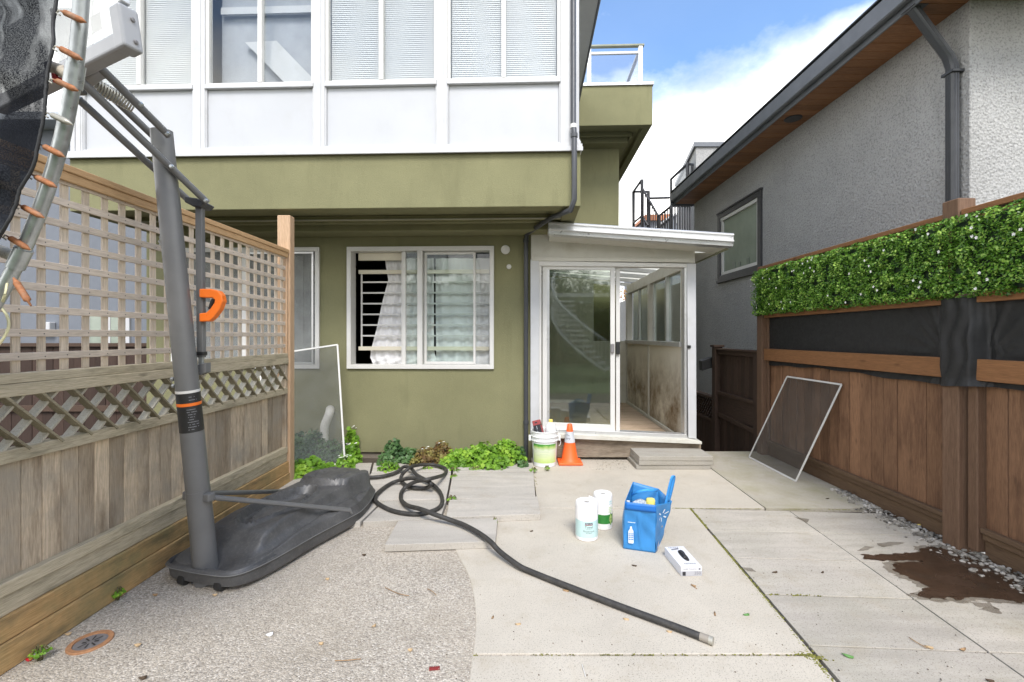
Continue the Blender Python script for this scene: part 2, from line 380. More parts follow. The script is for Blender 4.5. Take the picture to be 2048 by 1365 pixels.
def m_concrete(name, c, moss=.0, mosscol=(.17, .17, .06), streak=False, var=.1):
    g = G(name); p = g.pos(); pr = g.pos(True)
    col = g.ramp(g.noise(p, 1.4, 8, .62), [(.3, mul(c, 1-var)), (.7, mul(c, 1+var))])
    if streak:
        q = g.map(pr, (1.2, 9, 9)); col = g.mix(g.ramp(g.noise(q, 1.3, 6, .6), [(.38, .0), (.72, .75)]), col, mul(c, .74))
        oi = g.n('ShaderNodeObjectInfo').outputs['Random']
        col = g.mix(1.0, col, g.ramp(oi, [(0, .93), (1, 1.07)]), 'MULTIPLY')
    col = g.mix(g.ramp(g.noise(p, 160, 3), [(.34, .7), (.44, 0.0)]), col, mul(c, .42))
    col = g.mix(g.ramp(g.noise(p, 120, 2), [(.63, 0.0), (.72, .4)]), col, mul(c, 1.25))
    col = g.mix(g.ramp(g.noise(p, 4.5, 8, .7), [(.52, 0.0), (.78, .5)]), col, mul((c[0], c[1]*.9, c[2]*.74), .72))
    if moss:
        col = g.mix(g.ramp(g.noise(p, 2.2, 7, .65), [(.42, 0.0), (.72, moss)]), col, mosscol)
    return g.fin(col, .9, g.bump(g.noise(p, 230, 4), .25, .003), spec=.25)
M_AGG = m_aggregate()
M_CONC = m_concrete('broom_concrete', (.50, .455, .38)); M_CONCM = m_concrete('mossy_concrete', (.42, .385, .32), .55, (.25, .24, .11))
M_PAVER = m_concrete('grey_paver', (.47, .43, .37), .2, (.2, .21, .12), True); M_SLAB = m_concrete('pale_slab', (.49, .455, .40), 0, streak=True)
M_STEP = m_concrete('step_slab', (.40, .375, .33), .35, (.24, .22, .14), True)
M_SOIL = plain('dark_soil', (.07, .055, .04), .95, .3, 14, .6, 60)
M_GRASS = plain('lawn', (.06, .10, .025), .95, .4, 9, .6, 60)

# ------------------------------------------------------------------ setting: ground
g_ = MB(); g_.add([(-400, -400, -1.0), (400, -400, -1.0), (400, 400, -1.0), (-400, 400, -1.0)], [(0, 1, 2, 3)])
tag(g_.obj('ground', M_SOIL), 'bare earth around and below the patio', kind='structure')
tb = MB().box(-9, 3.3, -1.0, 5.85, -1.2, -.03); tag(tb.obj('patio_base', M_SOIL), 'packed soil bed under the patio', kind='structure')
tb = MB().box(-30, 30, -40, -1.0, -1.2, -.02); tag(tb.obj('lawn', M_GRASS), 'grass lawn behind the patio', kind='structure')
HANG = R(2.0)
MH = Matrix.Rotation(-HANG, 4, 'Z')                # the olive house stands 2 degrees off the fences
cH, sH = math.cos(HANG), math.sin(HANG)
def hx(px, b): t = (px-PX)/FPX; return b*(t*cH-sH)/(cH+t*sH)
def hz(px, py, b): a = hx(px, b); return HC-(py-PY)/FPX*(b*cH-a*sH)
def hp(px, py, b): return Vector((hx(px, b), b, hz(px, py, b)))

# aggregate yard
agg = MB().prism([(-2.33, .2), (0.3, .2), (.3, 3.4), (-.3, 3.5), (-.6, 4.0), (-2.2, 4.9), (-2.33, 4.9)], -.06, 0)
agg.obj('aggregate_yard', M_AGG); tag(bpy.data.objects['aggregate_yard'], 'exposed aggregate yard surface left of the concrete', kind='structure')
# concrete patio, three poured bays
patio = link('concrete_patio', None); tag(patio, 'pale concrete patio of poured bays', kind='structure')
def P2(px, py, z=0): v = gp(px, py, z); return (v.x, v.y)
curve = [P2(*q) for q in smoothpath([(895, 1040, 0), (912, 1103, 0), (937, 1152, 0), (949, 1205, 0), (951, 1260, 0), (946, 1308, 0)], 5) for q in [(q.x, q.y)]]
yj = gp(1000, 1312).y
A2 = curve[:-1]+[(curve[-1][0], yj+.006), (1.402, yj+.006), (1.514, 3.905), (.2, 3.905), (.19, 3.72), (-.35, 3.6)]
A2 = A2[::-1]
MB().prism(A2, -.05, .006).obj('slab', M_CONC, patio, bev=.004)
A3 = [(P2(944, 1316)[0], yj-.006), (P2(938, 1370)[0], 1.9), (-.28, 1.3), (-.5, .4), (1.295, .4), (1.401, yj-.006)]
MB().prism(A3, -.05, .005).obj('slab', M_CONC, patio, bev=.004)
d0, d1 = P2(1418, 935), P2(1527, 1015)
MB().prism([(.2, 3.917), (d1[0]-.006, 3.917), (d0[0]-.006, d0[1]), (d0[0]-.12, 5.6), (.2, 5.6)], -.05, .006).obj('slab', M_CONC, patio, bev=.004)
MB().prism([(d1[0]+.004, 3.917), (3.22, 3.917), (3.22, 5.84), (2.15, 5.84), (d0[0]-.11, 5.6), (d0[0]+.004, d0[1])], -.05, .007).obj('slab', M_CONCM, patio, bev=.004)
# grey pavers on the right: each one a piece
field = link('paver_terrace', None); tag(field, 'grey rectangular pavers laid in rows beside the brown fence', kind='structure')
O = Vector((1.530, 3.905)); rr = Vector((.9981, -.058)); cc = Vector((-.062, -.9981))
for j in range(7):
    for i in range(3):
        w0, w1 = i*.825+.004, (i+1)*.825-.004
        if i == 2: w1 = w0+.2
        if i == 1: w1 = min(w1, 1.66)
        h0, h1 = j*.432+.004, (j+1)*.432-.004
        P = [O+rr*w0+cc*h0, O+rr*w1+cc*h0, O+rr*w1+cc*h1, O+rr*w0+cc*h1]
        P = [Vector((min(p.x, 3.12), p.y)) for p in P]
        if P[1].x-P[0].x < .05: continue
        c = sum(P, Vector((0, 0)))/4
        zt = random.uniform(-.001, .0025)
        MB().prism([p-c for p in P], -.05, .003+zt).obj('paver', M_PAVER, field, Matrix.Translation((c.x, c.y, 0)), bev=.003)
# slabs beside the house wall
wallp = link('slab_path', None); tag(wallp, 'pale slabs laid along the foot of the olive wall', kind='structure')
def slab_px(pts, z, th, name, parent, mat=None, bev=.004):
    P = [P2(px, py, z) for px, py in pts]; c = (sum(p[0] for p in P)/len(P), sum(p[1] for p in P)/len(P))
    return MB().prism([(p[0]-c[0], p[1]-c[1]) for p in P], -th, 0).obj(name, mat or M_SLAB, parent, Matrix.Translation((c[0], c[1], z)), bev=bev)
slab_px([(906, 945), (1067, 945), (1071, 996), (896, 998)], .042, .06, 'slab', wallp)
slab_px([(742, 947), (902, 946), (892, 999), (706, 1001)], .038, .06, 'slab', wallp)
slab_px([(600, 950), (738, 948), (702, 1001), (520, 1003)], .034, .06, 'slab', wallp)
slab_px([(905, 925), (1066, 926), (1067, 943), (906, 943)], .034, .06, 'slab', wallp)
slab_px([(748, 926), (902, 925), (902, 944), (743, 945)], .032, .06, 'slab', wallp)
slab_px([(610, 927), (744, 926), (739, 946), (600, 948)], .030, .06, 'slab', wallp)
slab_px([(768, 1002), (893, 1001), (880, 1037), (726, 1044)], .048, .05, 'slab', wallp)
slab_px([(580, 1004), (763, 1003), (720, 1044), (545, 1046)], .045, .05, 'slab', wallp)
o = slab_px([(899, 1000), (1075, 993), (1081, 1028), (892, 1034.5)], .058, .052, 'loose_slab', None)
tag(o, 'pale grey slab lying skewed on the concrete behind another loose slab', 'slab', 'loose slabs')
o = slab_px([(796, 1042), (995, 1036), (991, 1083), (769, 1090)], .056, .05, 'loose_slab', None)
tag(o, 'pale loose slab with the hose over its corner, edge of aggregate', 'slab', 'loose slabs')

# ------------------------------------------------------------------ olive house
BF, BW = 4.5, 5.55                                   # depth of upper facade, depth of ground-floor wall
house = thing('olive_house', 'olive stucco house with white enclosed upper porch and overhang', 'house', M=MH @ Matrix.Translation((-1.9, BW, -.5)))
hb = lambda name, mat, a0, a1, b0, b1, z0, z1, par=house, bev=.004: box(name, mat, par, a0, a1, b0, b1, z0, z1, bev, MH)
AL = hx(293, BW); AR = hx(1056, BW)
wx = [(hx(345, BW), hx(640, BW)), (hx(695, BW), hx(988, BW))]
wz0, wz1 = hz(840, 738, BW), hz(840, 494, BW)
def wall_boxes(mb, a0, a1, holes, z0, z1, b0, b1):
    xs = [a0]
    for h0, h1, hz0, hz1 in holes:
        mb.box(xs[-1], h0, b0, b1, z0, z1); mb.box(h0, h1, b0, b1, z0, hz0); mb.box(h0, h1, b0, b1, hz1, z1); xs.append(h1)
    mb.box(xs[-1], a1, b0, b1, z0, z1)
ins = .03
wl = MB(); wall_boxes(wl, AL, AR, [(a+ins, b-ins, wz0+ins, wz1-ins) for a, b in wx], .055, 2.84, BW, BW+.18)
wl.obj('wall', M_OLIVE, house, MH)
hb('foundation', m_concrete('foundation_strip', (.22, .19, .15)), AL+.01, AR-.01, BW+.03, BW+.2, -.6, .054)
hb('wall', M_OLIVE, AR-.02, AR+.12, BW+.001, 9.38, -.6, 2.9)                    # side wall along the sunroom
hb('wall', M_OLIVE, AL-.001, AL+.15, BW+.185, 9.4, -.6, 2.9)
# dark rooms behind the windows
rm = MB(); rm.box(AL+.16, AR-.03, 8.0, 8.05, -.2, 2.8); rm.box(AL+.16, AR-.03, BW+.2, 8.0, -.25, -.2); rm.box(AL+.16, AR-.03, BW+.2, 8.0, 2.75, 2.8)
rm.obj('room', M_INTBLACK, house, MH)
def frame_boxes(parent, name, mat, a0, a1, z0, z1, t, b0, b1, bev=.003):
    f = MB(); f.box(a0, a1, b0, b1, z1-t, z1); f.box(a0, a1, b0, b1, z0, z0+t); f.box(a0, a0+t, b0, b1, z0+t, z1-t); f.box(a1-t, a1, b0, b1, z0+t, z1-t)
    return f.obj(name, mat, parent, MH, bev=bev)
def curtain(parent, pts_left, pts_right, b, name, mat, folds=7, amp=.014, top=None):
    n = len(pts_left)-1
    def fn(u, v):
        k = v*n; i = min(int(k), n-1); t = k-i
        l = Vector(pts_left[i]).lerp(Vector(pts_left[i+1]), t); r = Vector(pts_right[i]).lerp(Vector(pts_right[i+1]), t)
        p = l.lerp(r, u); px, py = p.x, p.y
        h = hp(px, py, b); ph = u*folds*2*math.pi+math.sin(v*3+u*5)*.8
        h.y += amp*(math.sin(ph)+.5*math.sin(ph*.37+1))*.8+.0045*math.sin(v*2*math.pi*7+u*folds*3.1)*(.4+.6*v); return h
    return MB().grid(fn, 70, 56).obj(name, mat, parent, MH, smooth=True)
for k, (a0, a1) in enumerate(wx):
    x0p, x1p = (345, 640) if k == 0 else (695, 988)
    wn_ = frame_boxes(house, 'window', M_VINYL, a0, a1, wz0, wz1, .052, BW-.03, BW+.14)
    tag(wn_, 'white window with drawn white curtain and horizontal security bars' if k else 'white window covered by a grey insect screen')
    X = lambda f: a0+(a1-a0)*f
    hbw = lambda name, mat, f0, f1, b0, b1, z0, z1: box(name, mat, wn_, X(f0), X(f1), b0, b1, z0, z1, .002, MH)
    hbw('mullion', M_VINYL, .482, .515, BW-.026, BW+.10, wz0+.052, wz1-.052)
    hbw('stile', M_VINYL, .368, .396, BW+.02, BW+.06, wz0+.053, wz1-.053)
    frame_boxes(wn_, 'sash', M_VINYL, X(.52), X(.872), wz0+.056, wz1-.056, .03, BW+.05, BW+.09)
    hbw('pane', M_GLASSG, .40, .515, BW+.035, BW+.04, wz0+.06, wz1-.06)
    hbw('pane', M_GLASSG, .535, .86, BW+.066, BW+.071, wz0+.08, wz1-.08)
    hbw('pane', M_GLASS, .873, .965, BW+.10, BW+.104, wz0+.054, wz1-.054)
    hbw('rail', M_CREAM, .05, .96, BW+.12, BW+.15, hz(840, 545, BW), hz(840, 537, BW))
    hbw('rail', M_CREAM, .05, .96, BW+.12, BW+.15, hz(840, 702, BW), hz(840, 694, BW))
    for yy in range(562, 690, 22):
        hbw('security_bar', M_VINYL, .065, .96, BW+.122, BW+.14, hz(840, yy+1.6, BW), hz(840, yy-1.6, BW))
    hbw('security_bar', M_VINYL, .066, .076, BW+.121, BW+.141, hz(840, 694, BW), hz(840, 545, BW))
    if k:
        hbw('head_panel', M_CREAM, .055, .367, BW+.09, BW+.13, hz(840, 518, BW), wz1-.053)
        curtain(wn_, [(769, 517), (776, 560), (765, 600), (752, 660), (741, 700), (740, 716), (746, 729)], [(868, 517), (868, 560), (868, 600), (868, 660), (868, 700), (872, 716), (872, 729)], BW+.19, 'curtain', M_CURTAIN)
        curtain(wn_, [(871, 517), (871, 620), (872, 729)], [(986, 517), (985, 620), (984, 729)], BW+.20, 'curtain', M_CURTAIN, 5)
    else:
        fs = MB().box(X(.05), X(.955), BW-.012, BW-.009, wz0+.05, wz1-.05); fs.obj('insect_screen', meshcloth('pale_insect_screen', (.30, .31, .30), .52), wn_, MH)
        frame_boxes(wn_, 'screen_frame', M_ALU, X(.52), X(.96), wz0+.055, wz1-.055, .025, BW-.018, BW-.004)
        curtain(wn_, [(350, 500), (350, 620), (350, 733)], [(638, 500), (638, 620), (638, 733)], BW+.19, 'curtain', M_CURTAIN, 16)
# vents on the wall
for px, py, r in ((1011, 500, .056), (1018, 534, .03)):
    c = hp(px, py, BW); v = MB().lathe([(r, 0), (r, .012), (r*.9, .02), (r*.35, .024), (r*.3, .03)], n=24)
    v.obj('vent_cover', M_VINYL, house, MH @ Matrix.Translation((c.x, c.y+.002, c.z)) @ Matrix.Rotation(R(90), 4, 'X'), auto=40)
# overhang: fascia band, soffit with stepped mouldings
UL, UR = hx(139, BF), hx(1161, BF)
zb0, zb1 = hz(1150, 413, BF), hz(1150, 303, BF)
hb('overhang_band', M_OLIVE, UL, UR, BF, BF+.16, zb0, zb1, bev=.006)
hb('overhang_band', M_OLIVE, UR-.16, UR-.001, BF+.161, 8.4, zb0+.001, zb1)
hb('overhang_band', M_OLIVE, UL+.001, UL+.16, BF+.161, 8.4, zb0+.001, zb1)
hb('soffit', M_OLIVE, UL+.161, UR-.161, BF+.161, 9.3, zb0+.065, zb0+.12)
hb('vent_strip', plain('pale_vent_strip', (.42, .41, .33), .5), UL+.161, UR-.165, BF+.488, BF+.499, zb0+.006, zb0+.022, bev=.002)
hb('moulding', M_OLIVE, UL+.161, UR-.162, BF+.50, BF+.54, zb0+.004, zb0+.064, bev=.008)
hb('moulding', M_OLIVE, UL+.162, UR-.163, BF+.75, BW+.02, zb0-.055, zb0+.063, bev=.008)
hb('moulding', M_OLIVE, UL+.163, UR-.164, BF+.66, BF+.745, zb0+.02, zb0+.062, bev=.008)
# white enclosed porch above
zt0, zt1 = zb1+.001, hz(1150, 290, BF)
ft = MB(); ft.box(UL-.02, UR+.015, BF-.03, BF+.1, zt0, zt1); ft.box(UL-.035, UR+.02, BF-.045, BF-.028, zt0-.012, zt0+.03)
ft.obj('drip_trim', M_WHITE, house, MH, bev=.003)
zs = hz(1000, 160, BF); ztop = 5.95
posts = [(150, 164), (385, 409), (626, 649), (873, 894), (1121, 1150)]
pa = [(hx(a, BF), hx(b, BF)) for a, b in posts]
for i, (a0, a1) in enumerate(pa):
    hb('post', M_WHITE, a0, a1, BF+.002, BF+.10, zt1, ztop)
    hb('post_strip', M_WHITE, (a0+a1)/2-.02, (a0+a1)/2+.02, BF-.002, BF+.001, zt1, ztop, bev=.001)
hb('post', M_WHITE, UL, UL+.05, BF+.004, BF+.09, zt1, ztop)
for i in range(4):
    a0, a1 = pa[i][1], pa[i+1][0]; am = (a0+a1)/2
    hb('panel', M_WHITEPANEL, a0+.012, a1-.012, BF+.035, BF+.06, zt1+.03, zs-.03)
    sl_ = MB(); sl_.box(a0, a1, BF-.005, BF+.09, zs-.03, zs+.012); sl_.box(a0, a1, BF+.01, BF+.08, zt1, zt1+.03)
    sl_.box(a0, a0+.012, BF+.012, BF+.08, zt1+.03, zs-.03); sl_.box(a1-.012, a1, BF+.012, BF+.08, zt1+.03, zs-.03)
    sl_.obj('sill', M_WHITE, house, MH, bev=.002)
    win = MB(); win.box(a0, a0+.03, BF+.02, BF+.08, zs+.012, ztop); win.box(a1-.03, a1, BF+.02, BF+.08, zs+.012, ztop)
    win.box(a0+.03, a1-.03, BF+.02, BF+.08, zs+.012, zs+.035)
    wno = win.obj('window', M_VINYL, house, MH, bev=.002)
    box('mullion', M_VINYL, wno, am-.022, am+.022, BF+.015, BF+.07, zs+.036, ztop, .002, MH)
    box('pane', M_GLASS, wno, a0+.03, am-.022, BF+.045, BF+.049, zs+.035, ztop, 0, MH)
    box('pane', M_GLASS, wno, am+.022, a1-.03, BF+.055, BF+.059, zs+.035, ztop, 0, MH)
    if i != 1:
        bl = MB(); z = zs+.04 if i < 2 else zs+.03
        k = 0
        while z < ztop:
            for s0, s1 in ((a0+.035, am-.01), (am+.01, a1-.035)):
                b_ = BF+.085; tl = .0150+.0006*math.sin(k*.7+i)
                bl.add([(s0, b_, z), (s1, b_, z+.001), (s1, b_+.006, z+tl*1.6), (s0, b_+.006, z+tl*1.6)], [(0, 1, 2, 3)])
            z += .0205; k += 1
        bo = bl.obj('blind', M_BLIND, wno, MH, solid=.0012); tag(bo, kind='stuff')
hb('room', M_INTW, UL+.05, UR-.05, 5.75, 5.8, zb1, ztop); hb('porch_floor', M_INTW, UL+.05, UR-.05, BF+.165, 7.0, zb1-.05, zb1-.002)
hb('porch_wall', M_WHITEPANEL, UR-.05, UR-.002, BF+.105, 9.0, zt1, ztop); hb('porch_wall', M_WHITEPANEL, UL+.001, UL+.049, BF+.105, 9.0, zt1, ztop)
# second bay: grey shade, beam, and a white board imitating a glass reflection
hb('roller_shade', plain('grey_shade', (.36, .375, .40), .8), pa[1][1], pa[2][0], BF+.26, BF+.27, zs, ztop)
sp_ = MB().extr([hp(490, 85, 4.7), hp(553, 82, 4.7), hp(640, 172, 4.7), hp(575, 172, 4.7)], (0, .03, 0)); sp_.obj('reflection_panel', M_WHITE, house, MH)  # bright slanted reflection in the pane, built as a white board
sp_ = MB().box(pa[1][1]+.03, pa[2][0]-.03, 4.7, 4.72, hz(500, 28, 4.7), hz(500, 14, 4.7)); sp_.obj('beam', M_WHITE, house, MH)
hb('roof', M_WHITE, UL-.25, UR+.40, BF-.35, 9.5, ztop, ztop+.14)
hb('eave_board', M_FASCIA, UR+.401, UR+.43, BF-.35, 9.5, ztop-.02, ztop+.16)
# rear wing with roof terrace
WR = hx(1238, 9.4); b8 = 8.5
hb('wall', M_OLIVE, AL, WR, 9.401, 14, -1.0, 5.9)
zB0, zB1 = hz(1300, 250, b8), hz(1300, 171, b8); BR_ = hx(1305, b8); BL_ = hx(1120, b8)
hb('terrace_band', M_OLIVE, BL_, BR_, b8, b8+.15, zB0, zB1, bev=.006)
hb('terrace_band', M_OLIVE, BR_-.15, BR_-.001, b8+.151, 15.0, zB0+.001, zB1)
hb('terrace_floor', M_OLIVE, BL_, BR_-.151, b8+.151, 15.0, zB0+.09, zB0+.2)
hb('moulding', M_OLIVE, BL_, WR+.14, b8+.45, b8+.5, zB0-.0, zB0+.089, bev=.01)
hb('moulding', M_OLIVE, BL_, WR+.12, b8+.62, 9.4, zB0-.06, zB0+.088, bev=.01)
hb('moulding', M_OLIVE, WR+.002, WR+.12, 9.401, 14.9, zB0-.06, zB0+.088, bev=.01)
hb('moulding', M_OLIVE, WR+.145, WR+.19, b8+.5, 14.9, zB0, zB0+.087, bev=.01)
hb('terrace_trim', M_ALU, BL_, BR_+.02, b8-.03, b8+.17, zB1, zB1+.055)
hb('terrace_trim', M_ALU, BR_-.17, BR_+.018, b8+.171, 15, zB1, zB1+.054)
zr = hz(1280, 93, b8+.1)
for px in (1178, 1281):
    hb('rail_post', M_ALU, hx(px-4, b8+.1), hx(px+4, b8+.1), b8+.08, b8+.14, zB1+.055, zr)
hb('rail_post', M_ALU, BR_-.17, BR_-.12, 10.6, 10.66, zB1+.055, zr)
aR = hx(1285, b8+.1)
hb('top_rail', m_concrete('mossy_rail', (.33, .34, .28), .5), BL_, aR+.03, b8+.07, b8+.15, zr, zr+.035)
hb('top_rail', M_WHITE, aR-.05, aR+.02, b8+.151, 15, zr, zr+.034)
hb('mid_rail', M_WHITE, BL_, aR-.04, b8+.09, b8+.13, zr-.14, zr-.09)
for (a0, a1) in ((BL_, hx(1174, b8+.1)), (hx(1182, b8+.1), hx(1277, b8+.1))):
    hb('glass_panel', glass('terrace_glass_%d' % int(a0*100), (.95, .96, .97), .1), a0, a1, b8+.108, b8+.113, zB1+.056, zr-.14, bev=0)
hb('glass_panel', M_GLASS, aR-.02, aR-.015, b8+.16, 14.9, zB1+.056, zr-.03, bev=0)
# downspout on the house corner
ds = MB(); r = .027
p1 = hp(1147, 420, BF-.05); x1 = p1.x
ds.tube([(x1, BF-.04, ztop), (x1, BF-.04, hz(1146, 250, BF)), (x1+.005, BF-.075, hz(1146, 275, BF)), (x1+.005, BF-.075, hz(1148, 405, BF)), (x1-.03, BF-.06, hz(1148, 424, BF)), (hx(1100, 4.95), 4.95, hz(1100, 437, 4.95)), (hx(1054, 5.47), 5.47, hz(1054, 468, 5.47)), (hx(1052, 5.5), 5.5, hz(1052, 490, 5.5)), (hx(1052, 5.5), 5.5, .03)], r, 12)
dso = ds.obj('downspout', M_DARK, house, MH, auto=50)
for zz, bb, xx in ((hz(1146, 258, BF), BF-.05, x1), (hz(1146, 278, BF), BF-.075, x1+.005), (hz(1052, 482, 5.5), 5.5, hx(1052, 5.5)), (.45, 5.5, hx(1052, 5.5))):
    MB().lathe([(r+.007, -.02), (r+.007, .02)], (xx, bb, zz), 14).obj('coupling', M_DARK if bb > 5 or zz < 3.5 else M_VINYL, dso, MH)
fl = MB().add([hp(1150, 262, BF-.02), hp(1162, 285, BF-.02), hp(1158, 292, BF-.03), hp(1147, 268, BF-.03)], [(0, 1, 2, 3)]).obj('torn_flashing', M_WHITE, house, MH, solid=.004)

# ------------------------------------------------------------------ sunroom
sun = thing('sunroom', 'small white lean-to sunroom with sliding glass door beside olive wall', 'sunroom', M=MH @ Matrix.Translation((1.2, 5.5, 0)))
SF, SB = 5.5, 8.9
sb = lambda name, mat, a0, a1, b0, b1, z0, z1, par=sun, bev=.003: box(name, mat, par, a0, a1, b0, b1, z0, z1, bev, MH)
def sp(name, mat, pts, b0, th, par=sun, bev=.003): return MB().extr([hp(x, y, b0) for x, y in pts], (0, th, 0)).obj(name, mat, par, MH, bev=bev)
sp('header', M_WHITEOLD, [(1062, 466), (1390, 488), (1390, 527), (1062, 519)], SF, .1)
sp('fascia_strip', M_WHITEOLD, [(1064, 514), (1379, 518), (1379, 525), (1064, 522)], SF-.02, .019)
sp('corner_post', M_WHITE, [(1374, 527.2), (1392, 527.5), (1393, 878), (1377, 877)], SF-.012, .14)
sp('corner_post', M_WHITE, [(1061, 519.3), (1078, 519.6), (1078, 868), (1061, 868)], SF-.012, .1)
sp('door_frame', M_VINYL, [(1078.2, 522.5), (1373.8, 527.5), (1373.8, 535), (1078.2, 532)], SF-.01, .12)
sp('door_frame', M_VINYL, [(1078.2, 532.2), (1083, 532.3), (1083, 860), (1078.2, 860)], SF-.008, .11)
sp('door_frame', M_ALU, [(1369, 535.2), (1373.6, 535.3), (1373.6, 874), (1369, 873)], SF-.008, .11)
sp('track', M_ALU, [(1078.2, 857), (1373.6, 870), (1377, 879), (1078.2, 866)], SF-.02, .13)
sp('sill', M_WHITEOLD, [(1066, 866.5), (1376, 880), (1404, 884), (1404, 889), (1066, 875)], SF-.10, .22)
sp('skirting', M_SKIRT, [(1066, 875.2), (1402, 889.2), (1402, 914), (1066, 914)], SF-.03, .05, bev=.002)
sp('skirting', M_SKIRT, [(1066, 897), (1262, 899), (1262, 915), (1066, 915)], SF-.045, .014, bev=.002)
def door_panel(x0, x1, ya, yb, b, lab, st=9, left=True):
    # stiles, rails and glass; bottom follows the sloping track
    T = [(x0, ya), (x1, ya+1.5), (x1, yb+(x1-x0)*.037), (x0, yb)]
    f = MB(); dy = (x1-x0)*.037
    f.extr([hp(x, y, b) for x, y in ((x0, ya), (x0+st, ya), (x0+st, yb+.3), (x0, yb))], (0, .035, 0))
    f.extr([hp(x, y, b) for x, y in ((x1-st, ya+1.5), (x1, ya+1.5), (x1, yb+dy), (x1-st, yb+dy-.3))], (0, .035, 0))
    f.extr([hp(x, y, b) for x, y in ((x0+st, ya), (x1-st, ya+1.5), (x1-st, ya+8), (x0+st, ya+6.5))], (0, .035, 0))
    f.extr([hp(x, y, b) for x, y in ((x0+st, yb-13), (x1-st, yb+dy-13), (x1-st, yb+dy-.3), (x0+st, yb+.3))], (0, .035, 0))
    d = f.obj('sliding_door', M_VINYL, sun, MH, bev=.003); tag(d, lab)
    MB().extr([hp(x, y, b+.015) for x, y in ((x0+st, ya+6.4), (x1-st, ya+8), (x1-st, yb+dy-13), (x0+st, yb-13))], (0, .005, 0)).obj('pane', M_DOORGLASS, d, MH)
    MB().extr([hp(x, y, b+.010) for x, y in ((x0+st, ya+6.4), (x0+st+5, ya+6.4), (x0+st+5, yb-13), (x0+st, yb-13))], (0, .015, 0)).obj('gasket', M_ALU, d, MH)
    return d
door = door_panel(1085, 1230, 532.5, 858, SF+.02, 'white framed sliding door panel with reflecting glass')
screen_d = MB()
for q in (((1232, 534), (1240, 534), (1240, 864), (1232, 864)),): screen_d.extr([hp(x, y, SF+.06) for x, y in q], (0, .03, 0))
sd = screen_d.obj('door_stile', M_VINYL, sun, MH, bev=.003)
MB().extr([hp(x, y, SF+.057) for x, y in ((1231.5, 684), (1239, 684), (1239, 709), (1231.5, 709))], (0, -.03, 0)).obj('latch', M_BLACKPL, sd, MH, bev=.003)
MB().extr([hp(x, y, SF+.018) for x, y in ((1221, 688), (1228, 688), (1228, 706), (1221, 706))], (0, -.025, 0)).obj('handle', M_IRON, door, MH, bev=.006)
MB().extr([hp(x, y, SF-.012) for x, y in ((1374.5, 691), (1381, 691), (1381, 697), (1374.5, 697))], (0, -.015, 0)).obj('keyhole', M_BLACKPL, sun, MH, bev=.003)
SRX = hx(1390, SF)
def m_stained():
    g = G('stained_panel'); p = g.pos(); c = (.68, .635, .53)
    s = g.n('ShaderNodeSeparateXYZ', {0: p}); z = s.outputs[2]
    hgt = g.ramp(g.math('MULTIPLY', z, .5), [(.08, 1.0), (.16, .75), (.26, 1.0), (.42, .6), (.66, 0.0)])
    n = g.noise(g.map(p, (1.5, 1.5, 1.6)), 1.7, 9, .68)
    f = g.math('MULTIPLY', hgt, g.ramp(n, [(.36, 0.0), (.62, 1.0)]))
    col = g.mix(f, c, (.17, .105, .04)); col = g.mix(g.math('MULTIPLY', f, g.ramp(g.noise(g.map(p, (9, 9, 2)), 5, 6, .7), [(.5, 0.0), (.7, .8)])), col, (.06, .035, .014))
    return g.fin(col, .8, g.bump(n, .2))
M_STAIN = m_stained()
zsill = hz(1367, 688, SF+.1); zft = .20
sb('side_wall', M_STAIN, SRX-.10, SRX-.05, SF+.145, SB, -.9, zsill-.04)
sb('side_wall', M_WHITEOLD, SRX-.049, SRX, SF+.14, SB, -.9, zsill-.04)
sb('side_sill', M_ALU, SRX-.14, SRX+.01, SF+.13, SB, zsill-.04, zsill+.02)
zsh = hz(1367, 538, SF+.1)
sb('side_header', M_WHITEOLD, SRX-.10, SRX, SF+.13, SB, zsh, zsh+.16)
for b0, b1, nm in ((SF+.13, SF+.17, 'a'), (7.2, 7.27, 'b'), (8.82, 8.9, 'c')):
    sb('side_post', M_WHITEOLD, SRX-.115, SRX-.005, b0, b1, zft, zsh)
sb('side_mullion', M_ALU, SRX-.10, SRX-.04, 6.32, 6.36, zsill+.02, zsh); sb('side_mullion', M_ALU, SRX-.08, SRX-.03, 7.05, 7.09, zsill+.02, zsh)
sb('side_mullion', M_ALU, SRX-.08, SRX-.03, 8.0, 8.03, zsill+.02, zsh)
for b0, b1 in ((SF+.17, 6.32), (6.36, 7.05), (7.27, 8.0), (8.03, 8.5)):
    sb('side_pane', M_DIMGLASS, SRX-.06, SRX-.055, b0, b1, zsill+.02, zsh, bev=0)
sb('floor', wood('worn_floor', (.42, .31, .22), (.60, .47, .35), 'x', .7, .2, stain=(.24, .17, .11), tone=.02), AR+.12, SRX-.11, SF+.12, SB, zft-.08, zft)
sb('baseboard', M_WHITEOLD, SRX-.13, SRX-.101, SF+.18, SB-.1, zft, zft+.05)
sb('back_wall', M_WHITEOLD, AR+.12, SRX-.75, SB-.05, SB, zft, zsh+.3)
sb('back_wall', M_WHITEOLD, SRX-.75, SRX-.12, SB-.05, SB, zft, zsill)
gpl = G('translucent_roof'); gpl.fin((.75, .75, .70), .5); _tl = gpl.n('ShaderNodeBsdfTranslucent', {0: (.95, .95, .91, 1)}); _mx = gpl.n('ShaderNodeMixShader', {0: .8, 1: gpl.b.outputs[0], 2: _tl.outputs[0]}); gpl.t.links.new(_mx.outputs[0], gpl.out.inputs[0]); M_POLY = gpl.m
